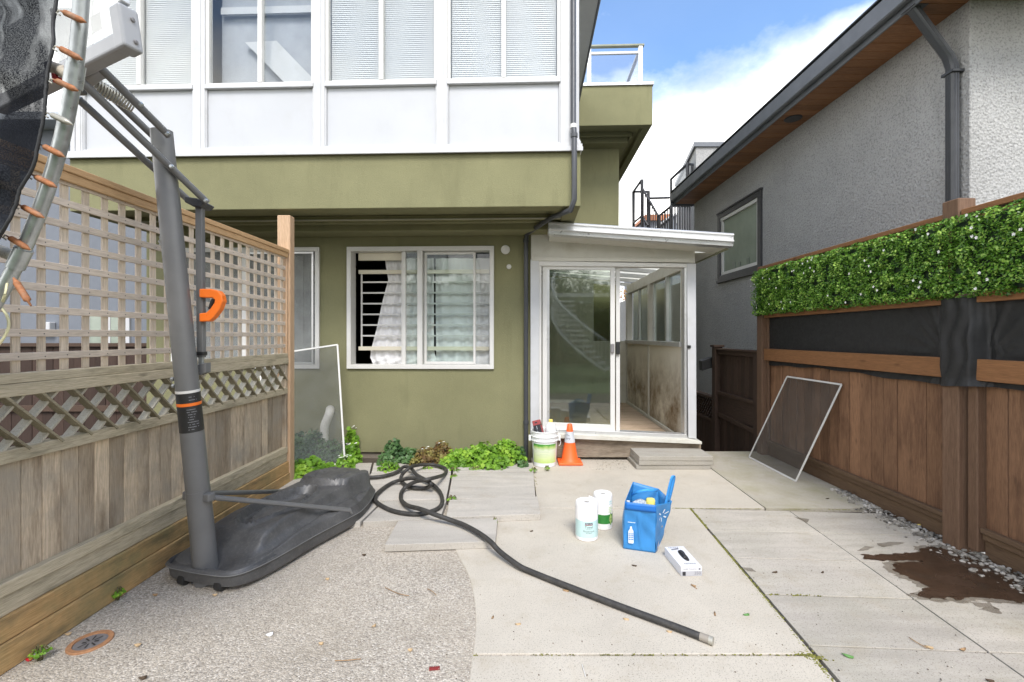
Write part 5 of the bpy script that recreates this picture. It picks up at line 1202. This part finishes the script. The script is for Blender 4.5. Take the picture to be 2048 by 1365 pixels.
patch('brand_box', M_BLACKINK, lb1, t1, .0841, .0841, 0, 1, AF1, .030, .119, .137, 8, 1); patch('brand_strip', M_REDINK, lb1, t1, .0844, .0844, 0, 1, AF1, .029, .1195, .1235, 8, 1)
ctext(lb1, 'KIRKLAND', .0125, t1, .0846, .1255, AF1, M_PRINTW); ctext(lb1, 'Towel', .024, t1, .0843, .098, AF1, M_BLACKINK); ctext(lb1, 'ABSORBENT', .0078, t1, .0843, .089, AF1, M_GREYINK)
ctext(lb1, 'Essuie-tout', .0185, t1, .0843, .070, AF1, M_BLACKINK); ctext(lb1, 'ABSORBANT', .0085, t1, .0843, .060, AF1, M_BLACKINK); ctext(lb1, '1', .012, t1, .0843, .043, AF1, M_PRINTW)
MB().grid(lambda u, v: t1+Vector((.03+.055*u, .06+.02*v-.02*u, .262+.018*v*(1-u))), 4, 3).obj('loose_wrap', M_TOWEL, ta, solid=.001)
t2 = Vector((.690, 3.535, .006)); tb_ = towel(t2, .074, .268, 'paper towel roll in wrapper with dark green label')
lb2 = patch('label', M_GREENLAB, tb_, t2, .0746, .0746, 0, 1, -math.pi/2+.1, .13, .048, .118, 30)
AF2 = -math.pi/2+.72
def diamond(par, c, r, a0, z, w, h, mat): return MB().add(wrap([Vector(q) for q in ((0, z-h, 0), (w*.5, z-h*.5, 0), (w, z, 0), (w*.5, z+h*.5, 0), (0, z+h, 0), (-w*.5, z+h*.5, 0), (-w, z, 0), (-w*.5, z-h*.5, 0))], c, r, r, 0, 1, a0), [(0, 1, 2, 3, 4, 5, 6, 7)]).obj('emblem', mat, par)
diamond(lb2, t2, .0755, AF2, .083, .026, .052, M_GREENLAB); diamond(lb2, t2, .0758, AF2, .083, .020, .042, M_LIME)
ctext(lb2, 'Scott', .021, t2, .0763, .079, AF2, M_BLACKINK)
for zz in (.135, .145, .158, .17): patch('print', M_LIME, tb_, t2, .0746, .0746, 0, 1, AF2-.05, .018, zz, zz+.004, 6, 1)
patch('print', M_TEAL, tb_, t2, .0746, .0746, 0, 1, AF2, .02, .195, .202, 6, 1); patch('print', M_TEAL, tb_, t2, .0746, .0746, 0, 1, AF2, .015, .21, .222, 6, 1)
# blue shopping bag
bag = thing('shopping_bag', 'blue reusable shopping bag with white bottle print standing on concrete', 'bag', (.92, 3.2, 0))
FL, FR, BR2, BL2 = Vector((.762, 3.165, .008)), Vector((.965, 3.10, .008)), Vector((1.055, 3.26, .008)), Vector((.835, 3.34, .008))
tFL, tFR, tBR, tBL = at(1250, 1004, 3.165), at(1312, 1011, 3.105), at(1344, 1003, 3.26), at(1266, 964, 3.36)
tBM = at(1317, 978, 3.34)
def face(name, bl, br, tl_, tr_, fn=None, nu=16, nv=16, mat=M_BLUE):
    def f(u, v):
        p = bl.lerp(br, u).lerp(tl_.lerp(tr_, u), v); n_ = (br-bl).cross(tl_-bl).normalized()
        return p+n_*(fn(u, v) if fn else 0)
    return MB().grid(f, nu, nv).obj(name, mat, bag, smooth=True, solid=.0025)
crease = lambda u, v: .016*math.exp(-((u-.48-.25*max(0, .45-v))/.05)**2)*(1-.3*v)*math.sin(math.pi*min(1, v*1.1))-.012*math.sin(math.pi*u)*math.sin(math.pi*v)+.004*math.sin(u*9+v*14)*math.sin(math.pi*v)
face('front_panel', FL, FR, tFL, tFR, crease, 32, 28)
face('side_panel', FR, BR2, tFR, tBR, lambda u, v: -.014*math.sin(math.pi*u)*math.sin(math.pi*min(1, v*.9))+.006*math.sin(v*11+u*6), 24, 28)
face('back_panel', BR2, BL2, tBM, tBL, lambda u, v: -.012*math.sin(math.pi*u)*math.sin(math.pi*v)); face('side_panel', BL2, FL, tBL, tFL, lambda u, v: .03*math.sin(math.pi*u)*math.sin(math.pi*v))
face('back_panel', BR2, BR2+(BL2-BR2)*.05, tBR, tBM, None, 3, 8)
MB().add([FL, FR, BR2, BL2], [(0, 1, 2, 3)]).obj('base', M_BLUE, bag, solid=.003)
def strip(name, mat, P, wv, th=.002):
    P = [Vector(q) for q in P]; V = []; 
    for q in P: V += [q-wv, q+wv]
    return MB().add(V, [(2*i, 2*i+1, 2*i+3, 2*i+2) for i in range(len(P)-1)]).obj(name, mat, bag, smooth=True, solid=th)
wv = Vector((.012, .004, 0))
strip('handle', M_BLUELT, smoothpath([at(1331, 1012, 3.22), at(1334, 998, 3.22), at(1339, 975, 3.21), at(1345, 953, 3.21), at(1348, 957, 3.24), at(1342, 985, 3.24), at(1337, 1003, 3.25)], 5), wv)
strip('handle', M_BLUELT, smoothpath([at(1263, 990, 3.30), at(1274, 985, 3.22), at(1292, 981, 3.20), at(1306, 982, 3.22), at(1316, 980, 3.30)], 5), Vector((0, .004, .009)))
face('hem', tFL+Vector((0, -.004, -.052)), tFR+Vector((0, -.004, -.052)), tFL+Vector((0, -.003, -.002)), tFR+Vector((0, -.003, -.002)), None, 10, 3, plain('blue_hem', (.008, .135, .47), .5))
# printed bottle on the front, burst mark on the side
fn_ = (FR-FL).cross(tFL-FL).normalized()
if fn_.y > 0: fn_ = -fn_
def onfront(px, py, off=.004):
    # photo pixel on the front panel plane, pushed onto the cloth
    d = at(px, py, 1)-Vector((0, 0, HC)); o_ = Vector((0, 0, HC)); t = (FL-o_).dot(fn_)/d.dot(fn_); return o_+d*t+fn_*off
bt = MB(); outl = [(1260.5, 1052), (1264, 1052), (1264.5, 1057), (1267, 1061), (1267.5, 1084), (1266.5, 1086), (1257.5, 1085), (1257, 1083), (1257, 1061), (1260, 1057)]
bt.add([onfront(x, y, .013) for x, y in outl], [tuple(range(len(outl)))]); bt.obj('bottle_print', M_PRINTW, bag)
b2 = MB()
for i in range(4):
    for j in range(3): b2.add([onfront(1258.2+j*3.1+dx, 1065.5+i*3.8+dy, .0138) for dx, dy in ((0, 0), (2.3, .2), (2.3, 2.4), (0, 2.2))], [(0, 1, 2, 3)])
b2.obj('bottle_pattern', bpy.data.materials['blue_hem'], bag)
ls = MB()
for i in range(9): ls.add([onfront(1256+i*1.7, 1042.5+i*.18, .012), onfront(1257.2+i*1.7, 1042.6+i*.18, .012), onfront(1257.2+i*1.7, 1044+i*.18, .012), onfront(1256+i*1.7, 1043.9+i*.18, .012)], [(0, 1, 2, 3)])
ls.obj('small_print', M_PRINTW, bag)
sn = (BR2-FR).cross(tFR-FR).normalized()
if sn.y > 0: sn = -sn
def onside(u, v, off=.004):
    p = FR.lerp(BR2, u).lerp(tFR.lerp(tBR, u), v); n0 = (BR2-FR).cross(tFR-FR).normalized()
    return p+n0*(-.014*math.sin(math.pi*u)*math.sin(math.pi*min(1, v*.9))+.006*math.sin(v*11+u*6))+sn*off
sk = MB()
for k in range(6):
    a = k*math.pi/3+math.pi/2; c, s = math.cos(a), math.sin(a); q = []
    for rr_, ww in ((.09, .020), (.22, .027), (.24, .015), (.24, -.015), (.22, -.027), (.09, -.020)):
        x = rr_*c-ww*s; y = rr_*s+ww*c; q.append(onside(.62+x*1.25, .70+y*.62, .005))
    sk.add(q, [tuple(range(6))])
sk.obj('burst_print', M_PRINTW, bag)
MB().add([onside(u, v) for u, v in ((.66, .42), (.74, .43), (.74, .455), (.66, .445))], [(0, 1, 2, 3)]).obj('small_mark', M_PRINTY, bag)
MB().add([onside(u, v, .006) for u, v in ((.05, .035), (.62, .05), (.62, .125), (.05, .11))], [(0, 1, 2, 3)]).obj('care_tag', M_BOX, bag)
# things in the bag
yb_ = thing('spray_bottle', 'white bottle with yellow cap inside the blue bag', 'bottle', (.93, 3.2, .02))
bcx = at(1301, 1010, 3.235); MB().lathe([(.032, .02), (.034, .03), (.034, .24), (.028, .27), (.026, .285)], (bcx.x, bcx.y, 0), 20).obj('body', M_JUG, yb_, auto=40)
MB().lathe([(.030, .275), (.032, .28), (.032, .325), (.028, .332)], (bcx.x, bcx.y, 0), 20).obj('cap', plain('lemon_cap', (.80, .72, .18), .4), yb_, auto=40)
pbm = meshcloth('clear_plastic', (.7, .75, .78), .55, 60)
pbg = MB().grid(lambda u, v: Vector((.80+.2*u, 3.19+.10*v+.02*u, .27+.05*math.sin(u*3.1)*math.sin(v*3.1)+.022*mnoise.noise((u*6, v*6, 0)))), 20, 16).obj('plastic_film', pbm, None, smooth=True)
tag(pbg, 'crumpled clear plastic film in the top of the blue bag', 'plastic film')
jt = thing('water_bottle', 'small clear bottle in the corner of the blue bag', 'bottle', (.80, 3.2, .02)); MB().lathe([(.022, .02), (.024, .2), (.024, .27), (.012, .31), (.012, .33)], (.805, 3.20, 0), 14).obj('body', M_JUG, jt, auto=40)
# glove box
q = [gp(1362, 1155), gp(1404, 1154)]; bl_, br_ = Vector((q[0].x, q[0].y, .007)), Vector((q[1].x, q[1].y, .007))
kl, kr = Vector((1.019, 3.066, .007)), Vector((1.152, 3.078, .007)); hgt = Vector((0, 0, .058))
gb_ = thing('glove_box', 'grey and white cardboard box of black disposable gloves beside the bag', 'box', (bl_+kr)/2)
cb = MB().add([bl_, br_, kr, kl, bl_+hgt, br_+hgt, kr+hgt, kl+hgt], [(3, 2, 1, 0), (4, 5, 6, 7), (0, 1, 5, 4), (1, 2, 6, 5), (2, 3, 7, 6), (3, 0, 4, 7)]).obj('carton', M_BOX, gb_, bev=.002)
def top(u, v, o=.0012): return (bl_+hgt).lerp(br_+hgt, u).lerp((kl+hgt).lerp(kr+hgt, u), v)+Vector((0, 0, o))
def frt(u, v, o=.0012): return bl_.lerp(br_, u)+hgt*v+Vector((0, -o, 0))
ovl = [top(.57+.155*math.copysign(abs(math.cos(a))**.8, math.cos(a)), .52+.27*math.sin(a)) for a in np.linspace(0, 2*math.pi, 21)[:-1]]
MB().add(ovl, [tuple(range(20))]).obj('opening', M_GLOVE, gb_)
gd = smoothpath([top(.5, .36, .004), top(.55, .45, .010), top(.6, .52, .006), top(.58, .62, .012), top(.55, .7, .004)], 4); MB().tube(gd, [.010]*len(gd), 8).obj('glove', M_GLOVE, gb_, smooth=True)
MB().add([frt(u, v) for u, v in ((.0, .0), (1, 0), (1, .52), (0, .52))], [(0, 1, 2, 3)]).obj('grey_panel', M_BOXG, gb_)
def ftext(body, size, u, v, mat, fc):
    V, Fc = text_geo(body, size); ux = (br_-bl_).normalized(); base = fc(u, v, .0022)
    vy = Vector((0, 0, 1)) if fc is frt else (kl-bl_).normalized()
    MB().add([base+ux*p.x+vy*p.y for p in V], Fc).obj('print', mat, gb_)
ftext('350', .028, .78, .14, M_GREYINK, frt); ftext('SURE TOUCH', .014, .42, .66, M_GREYINK, frt); ftext('NITRILE', .022, .55, .10, M_GREYINK, top); ftext('NITRILE', .02, .4, .9, M_GREYINK, top)
MB().add([frt(u, v, .0018) for u, v in ((.07, .05), (.22, .05), (.22, .47), (.07, .47))], [(0, 1, 2, 3)]).obj('size_mark', M_BLACKINK, gb_)
MB().add([top(u, v) for u, v in ((.22, .80), (.62, .84), (.62, .90), (.22, .86))], [(0, 1, 2, 3)]).obj('print_bar', M_GREYINK, gb_)
c0 = frt(.88, .74, .0018); MB().add([c0+Vector((.007*math.cos(a), 0, .007*math.sin(a))) for a in np.linspace(0, 2*math.pi, 13)[:-1]], [tuple(range(12))]).obj('round_mark', M_GREYINK, gb_)

# ------------------------------------------------------------------ drain and litter on the ground
dc = gp(181, 1286); dr = thing('floor_drain', 'round floor drain with rusty rim set in the aggregate', 'drain', (dc.x, dc.y, 0))
MB().lathe([(.088, -.01), (.088, .006), (.085, .009), (.067, .008), (.065, -.01)], (dc.x, dc.y, 0), 40, False, False).obj('rim', M_RUSTRING, dr, auto=40)
MB().lathe([(.066, -.02), (.066, .002), (.02, .004)], (dc.x, dc.y, 0), 32).obj('grate', M_IRON, dr, auto=40)
for k in range(8):
    a = k*math.pi/4+.3; d = Vector((math.cos(a), math.sin(a), 0)); sd_ = Vector((-d.y, d.x, 0))*(.003 if k % 4 else .0055); c = Vector((dc.x, dc.y, .0052))
    L0, L1 = (.014, .048) if k % 4 else (.016, .034)
    MB().add([c+d*L0-sd_, c+d*L1-sd_, c+d*L1+sd_, c+d*L0+sd_], [(0, 1, 2, 3)]).obj('slot', M_BLACKPL, dr)
def flatbit(name, px, py, w2, h2, rz, mat, lab, cat, grp=None, z=.008, n=9):
    c = gp(px, py, z); V = [(w2*math.cos(a)*random.uniform(.75, 1.1), h2*math.sin(a)*random.uniform(.75, 1.1), .006*math.sin(a*2+1)) for a in np.linspace(0, 2*math.pi, n+1)[:-1]]
    V += [(0, 0, .006)]
    m = MB().add(V, [(i, (i+1) % n, n) for i in range(n)]); o = m.obj(name, mat, None, Matrix.Translation((c.x, c.y, z)) @ Matrix.Rotation(rz, 4, 'Z'), smooth=True, solid=.0015)
    return tag(o, lab, cat, grp)
M_LG = plain('fresh_leaf', (.10, .24, .06), .6); M_LBR = plain('dry_leaf', (.32, .20, .10), .8, .3, 40); M_LDK = plain('dark_leaf', (.07, .045, .025), .8, .3, 40); M_LTAN = plain('tan_leaf', (.48, .34, .19), .8, .2, 40)
flatbit('fallen_leaf', 1492, 1230, .022, .009, .1, M_LG, 'green leaf on the concrete near the moss joint', 'leaf'); flatbit('fallen_leaf', 1695, 1312, .026, .008, -.6, M_LG, 'narrow green leaf on a grey paver', 'leaf')
for px, py, rz, mt in ((1036, 1249, .1, M_LTAN), (1252, 1239, -.3, M_LTAN), (1338, 1264, -.3, M_LTAN), (1131, 1182, -.4, M_LBR), (1063, 1063, .5, M_LDK), (1268, 1132, -.4, M_LDK), (985, 1236, 1.2, M_LBR), (1387, 1172, -.7, M_LBR), (1430, 1229, 1.2, M_LBR), (1655, 998, .3, M_LDK), (1858, 1295, -.5, M_LTAN), (1925, 1299, .2, M_LBR), (1980, 1362, -.4, M_LDK), (1550, 1145, .2, M_LDK), (1645, 1145, .6, M_LDK)):
    flatbit('fallen_leaf', px, py, random.uniform(.014, .022), .006, rz, mt, 'small dry leaf scrap lying on the pale paving', 'leaf', 'dry leaf scraps on the paving')
for px, py, rz, mt in ((728, 1110, .2, M_LDK), (655, 1158, .1, M_LTAN), (748, 1252, 1, M_LTAN), (642, 1287, .2, M_LTAN), (820, 1300, .1, M_LTAN), (136, 1268, .5, M_LTAN), (275, 1290, .3, M_LTAN), (285, 1356, .4, M_LDK), (430, 1190, .2, M_LTAN), (310, 1190, 0, M_LBR)):
    flatbit('fallen_leaf', px, py, random.uniform(.012, .02), .007, rz, mt, 'small dry leaf scrap lying on the aggregate', 'leaf', 'dry leaf scraps on the aggregate')
flatbit('paper_scrap', 539, 1269, .019, .012, .5, M_TOWEL, 'white paper scrap on the aggregate', 'scrap'); flatbit('plastic_scrap', 58, 1319, .016, .010, .2, plain('red_plastic', (.5, .02, .03), .4), 'red plastic scrap near the floor drain', 'scrap')
c = gp(869, 1337, .006); o = MB().box(-.024, .024, -.007, .007, 0, .008); 
for i in range(5): o.box(-.021+i*.009, -.016+i*.009, -.005, .005, .008, .011)
tag(o.obj('toy_brick', plain('dark_red_plastic', (.22, .03, .03), .4), None, Matrix.Translation((c.x, c.y, .001)) @ Matrix.Rotation(.12, 4, 'Z'), bev=.001), 'dark red plastic strip lying on the aggregate', 'scrap')
for (a, b, m_), lab in zip([((770, 1175), (818, 1192), (795, 1187)), ((855, 1178), (872, 1190), (864, 1183)), ((670, 1322), (722, 1318), (695, 1321)), ((1382, 1170), (1394, 1178), (1388, 1174)), ((1164, 1329), (1171, 1354), (1167, 1340)), ((1818, 1275), (1855, 1297), (1835, 1286))], ['thin curved twig on the aggregate', 'short pale twig on the aggregate', 'long straight twig on the aggregate', 'short dark twig on the concrete', 'white plastic stick on the front concrete bay', 'thin brown twig on a grey paver']):
    o = MB().tube(smoothpath([gp(*a, .009), gp(*m_, .010), gp(*b, .009)], 4), .0022, 5).obj('twig', M_VINYL if 'white' in lab else M_LBR, None, smooth=True); tag(o, lab, 'twig')
tag(flatbit('plastic_scrap', 1838, 1050, .02, .008, .1, M_YELLOW, 'yellow scrap among the fence pebbles', 'scrap', z=.02), None)
dpts = []; dsz = []
for i in range(420):
    px = random.uniform(620, 2040); py = random.uniform(950, 1364); v = gp(px, py, .007)
    if v.x > 3.1: continue
    dpts.append((v.x, v.y, .007)); dsz.append(random.choice((.0018, .0025, .0035)))
for i in range(160):
    v = gp(random.uniform(1180, 1260), random.uniform(918, 940), .007); dpts.append((v.x, v.y, .007)); dsz.append(random.choice((.003, .005)))
gm = G('grit'); oi = gm.n('ShaderNodeTexVoronoi', {'Vector': gm.pos(), 'Scale': 15.0}).outputs['Color']; cs = gm.n('ShaderNodeSeparateColor', {0: oi}).outputs[0]
M_GRIT = gm.fin(gm.ramp(cs, [(0, (.05, .04, .03)), (.6, (.16, .12, .08)), (.85, (.5, .46, .4)), (1, (.7, .68, .62))]), .9)
tag(pebble_mesh('grit', dpts, dsz, M_GRIT), 'scattered grit and crumbs on the paving', kind='stuff')

# ------------------------------------------------------------------ plants at the wall
M_GB = leafmat('bright_geranium', (.10, .22, .02), (.22, .42, .035), (.36, .55, .07), .5, .3); M_GD = leafmat('dark_geranium', (.03, .075, .022), (.07, .15, .045), (.13, .23, .08), .5, .2); M_GBR = leafmat('brownish_leaf', (.11, .055, .02), (.20, .15, .04), (.30, .28, .08), .6, .2)
M_STEM = plain('stem', (.14, .12, .05), .8)
def plant(name, label, mounds, mat, n, size, cat='plant', grp=None, flowers=0, shape='star'):
    # mounds: list of (px, py base, half width m, height m, depth m)
    C = []; N = []; c0 = gp(mounds[0][0], mounds[0][1], .03); t = thing(name, label, cat, (c0.x, c0.y, .03), grp)
    tot = sum(m[2]*m[3] for m in mounds); stm = MB()
    for px, py, hw, ht, dp in mounds:
        b = gp(px, py, .03); k = int(n*hw*ht/tot)
        for i in range(k):
            a = random.uniform(0, 2*math.pi); el = math.asin(random.uniform(.0, 1)); rr_ = random.uniform(.55, 1)**.5
            d = Vector((math.cos(a)*math.cos(el), math.sin(a)*math.cos(el), math.sin(el)))
            f = 1+.28*mnoise.noise((d.x*2.2+px, d.y*2.2, d.z*2.2))+.12*mnoise.noise((d.x*6+px, d.y*6, d.z*6))
            p = b+Vector((d.x*hw, d.y*dp, d.z*ht))*f*rr_
            if p.y > 5.5-.035*p.x: p.y = 5.5-.035*p.x-random.random()*.03
            C.append(p); N.append((d.x*.6, d.y*.6-.35, d.z*.5+.65))
        for i in range(int(14*hw/.2)+4):
            a = random.uniform(0, 6.28); q = b+Vector((math.cos(a)*hw*.7, math.sin(a)*dp*.6, ht*random.uniform(.5, .9)))
            if q.y > 5.48-.035*q.x: q.y = 5.46-.035*q.x
            stm.tube(smoothpath([b+Vector((math.cos(a)*hw*.2, math.sin(a)*dp*.2, -.03)), b.lerp(q, .5)+Vector((0, 0, .03)), q], 3), .0025, 4)
    C = np.array([tuple(c) for c in C]); N = np.array(N)
    tn_ = np.clip(.45+.9*np.array([mnoise.noise((c[0]*7, c[1]*7, c[2]*7)) for c in C])+RNG.normal(0, .18, len(C)), 0, 1)
    leaves('foliage', mat, C, N, size, t, shape=shape, tint=tn_, flat=.45); stm.obj('stems', M_STEM, t, smooth=True)
    if flowers:
        fb_ = MB()
        for i in range(flowers):
            m = random.choice(mounds); b = gp(m[0], m[1], .03); p = b+Vector((random.uniform(-1, 1)*m[2]*.8, -m[4]*.3+random.uniform(-.02, .02), m[3]*random.uniform(.92, 1.1)))
            for j in range(5):
                a = j*1.257; d1 = Vector((math.cos(a), math.sin(a)*.6-.2, .4)).normalized()*.014; d2 = Vector((-math.sin(a), math.cos(a), 0))*.006
                fb_.add([p, p+d1*.6+d2, p+d1, p+d1*.6-d2], [(0, 1, 2, 3)])
        tag(fb_.obj('flowers', plain('small_white_flower', (.8, .8, .74), .6), t), kind='stuff')
    return t
plant('leafy_plant', 'bright green lobed-leaf plant spreading along the olive wall by the downspout', [(920, 928, .20, .17, .16), (965, 930, .22, .24, .17), (1012, 927, .20, .27, .15), (985, 936, .16, .13, .12), (900, 934, .12, .10, .10)], M_GB, 2600, .048)
plant('leafy_plant', 'small dusky green plant at the foot of the black downspout', [(1038, 924, .09, .17, .08), (1046, 934, .06, .07, .05)], M_GD, 330, .042)
plant('leafy_plant', 'dark green plant clump under the white window', [(788, 921, .13, .24, .12), (815, 924, .13, .17, .12), (770, 928, .10, .12, .1)], M_GD, 1000, .042)
plant('leafy_plant', 'brown and green withering plant between two green clumps', [(858, 924, .22, .17, .13), (885, 920, .13, .21, .1), (838, 930, .12, .10, .1)], M_GBR, 1100, .034, flowers=6)
plant('weed', 'pale green weed sprouting through the hose loops', [(775, 941, .10, .10, .08), (790, 938, .06, .07, .06)], M_GB, 260, .027)
plant('leafy_plant', 'tall bright green plant with white flowers beside the leaning grey screen', [(706, 908, .10, .33, .1), (702, 925, .12, .22, .12), (690, 938, .10, .14, .09)], M_GB, 900, .045, flowers=26)
plant('leafy_plant', 'yellow green plant in front of the screen by the fence post', [(625, 948, .16, .17, .13), (598, 952, .12, .16, .12), (655, 942, .10, .09, .08)], M_GB, 900, .045)
plant('leafy_plant', 'green bush growing behind the leaning grey screen', [(625, 918, .24, .33, .12), (665, 920, .16, .24, .1), (600, 918, .16, .28, .12)], M_GD, 1500, .045)
for px, py, hw, lab in ((908, 955, .04, 'trailing weed in the joint between wall slabs'), (1066, 942, .05, 'weed tuft in the joint beside the white bucket'), (1094, 938, .03, 'tiny weed at the base of the white bucket'), (855, 938, .07, 'weed tangle lying inside the hose loop'), (910, 942, .07, 'fringe of weeds in front of the bright plant'), (950, 940, .08, 'low weeds at the slab edge before the bright plant'), (905, 1000, .05, 'weed strip along the back edge of the skewed slab'), (990, 1045, .02, 'moss tuft at the corner of the loose slab'), (80, 1308, .04, 'small green weed near the floor drain'), (235, 1190, .03, 'weed sprouting at the foot of the lattice fence')):
    plant('weed', lab, [(px, py, hw, .025, .04)], M_GB, 70, .015, 'weed')

# ------------------------------------------------------------------ what the door glass mirrors: white stair and trees behind the patio
ws = thing('white_stair', 'white curved outdoor stair mirrored in the sliding door glass', 'stair', (2.2, -5.5, 0))
M_WST = M_WHITE; pr_ = []
for i in range(15):
    t = i/14; a = R(200)-t*R(105); c = Vector((2.6, -6.6, 0)); rI, rO = 1.1, 2.0; z = 3.1-t*2.7
    i0, o0 = c+Vector((-math.cos(a)*rI*-1, -math.sin(a)*rI*-1, z)), c+Vector((math.cos(a)*rO, math.sin(a)*rO, z))
    a2 = a-R(7.4); i1, o1 = c+Vector((math.cos(a2)*rI, math.sin(a2)*rI, z)), c+Vector((math.cos(a2)*rO, math.sin(a2)*rO, z))
    MB().extr([i0, o0, o1, i1], (0, 0, -.06)).obj('tread', M_WST, ws)
    for q in (o0, o0.lerp(o1, .5)): MB().tube([q-Vector((0, 0, .1)), q+Vector((0, 0, .9))], .016, 6).obj('baluster', M_WST, ws)
    pr_.append(o0+Vector((0, 0, .92)))
MB().tube(pr_, .045, 8).obj('handrail', M_WST, ws, smooth=True); MB().tube([p-Vector((0, 0, 1.05)) for p in pr_], .06, 8).obj('stringer', M_WST, ws, smooth=True)
box('post', M_WST, ws, 2.9, 3.02, -4.9, -4.78, 0, 3.6, .005); box('landing', M_WST, ws, .4, 3.2, -9.2, -6.8, 3.05, 3.2, .005)
def tree(label, x, y, h, rad, mat, n, lsz, group=None, name='tree'):
    t = thing(name, label, 'tree', (x, y, -.03), group)
    tr_ = MB(); tr_.tube([(x, y, -.03), (x+.05, y, h*.3), (x-.03, y+.05, h*.55), (x, y, h*.8)], [.14*h/6, .11*h/6, .08*h/6, .03], 8)
    for i in range(7):
        a = random.uniform(0, 6.28); z0 = h*random.uniform(.3, .6); tr_.tube([(x, y, z0), (x+math.cos(a)*rad*.5, y+math.sin(a)*rad*.5, z0+h*.15), (x+math.cos(a)*rad*.85, y+math.sin(a)*rad*.85, z0+h*.22)], [.05, .03, .01], 6)
    tr_.obj('trunk', M_BARK, t, smooth=True)
    C = []; 
    cl = [Vector((random.gauss(0, .45)*rad, random.gauss(0, .45)*rad, h*.62+random.gauss(0, .17)*h)) for _ in range(26)]
    for i in range(n):
        b = random.choice(cl); d = Vector((random.gauss(0, 1), random.gauss(0, 1), random.gauss(0, .8))).normalized()*rad*.36*random.random()**.4; C.append((x+b.x+d.x, y+b.y+d.y, b.z+d.z))
    leaves('crown', mat, np.array(C), RNG.normal(size=(n, 3))+np.array([0, 0, .8]), lsz, t); return t
M_TL = leafmat('garden_leaf', (.02, .05, .012), (.05, .10, .025), (.10, .16, .04), .6, .25); M_TO = leafmat('autumn_leaf', (.30, .10, .02), (.42, .19, .03), (.30, .28, .06), .6, .3)
for x, y, h in ((-3.5, -11, 5.2), (1.0, -12.5, 6.0), (4.6, -11.5, 5.5), (8.2, -10, 5)):
    tree('leafy garden tree mirrored in the door glass', x, y, h, 2.1, M_TL, 3500, .16, 'trees behind the patio')
hdg = thing('garden_hedge', 'tall dark hedge mirrored behind the white stair', 'hedge', (1, -14, -.03))
nn = 9000; HC_ = np.stack([RNG.uniform(-9, 11, nn), RNG.uniform(-15, -13.6, nn), RNG.uniform(0, 1, nn)**.8*4.6], 1); HC_[:, 2] *= 1+.18*np.array([mnoise.noise((x*.8, 0, 0)) for x in HC_[:, 0]])
leaves('foliage', M_TL, HC_, RNG.normal(size=(nn, 3))+np.array([0, .8, .6]), .30, hdg)
box('stems', M_BARK, hdg, -9, 11, -14.6, -14.4, -.03, 3.4, 0)
tree('orange autumn tree beyond the sunroom back window', 4.5, 22, 3.4, 1.1, M_TO, 3000, .13)
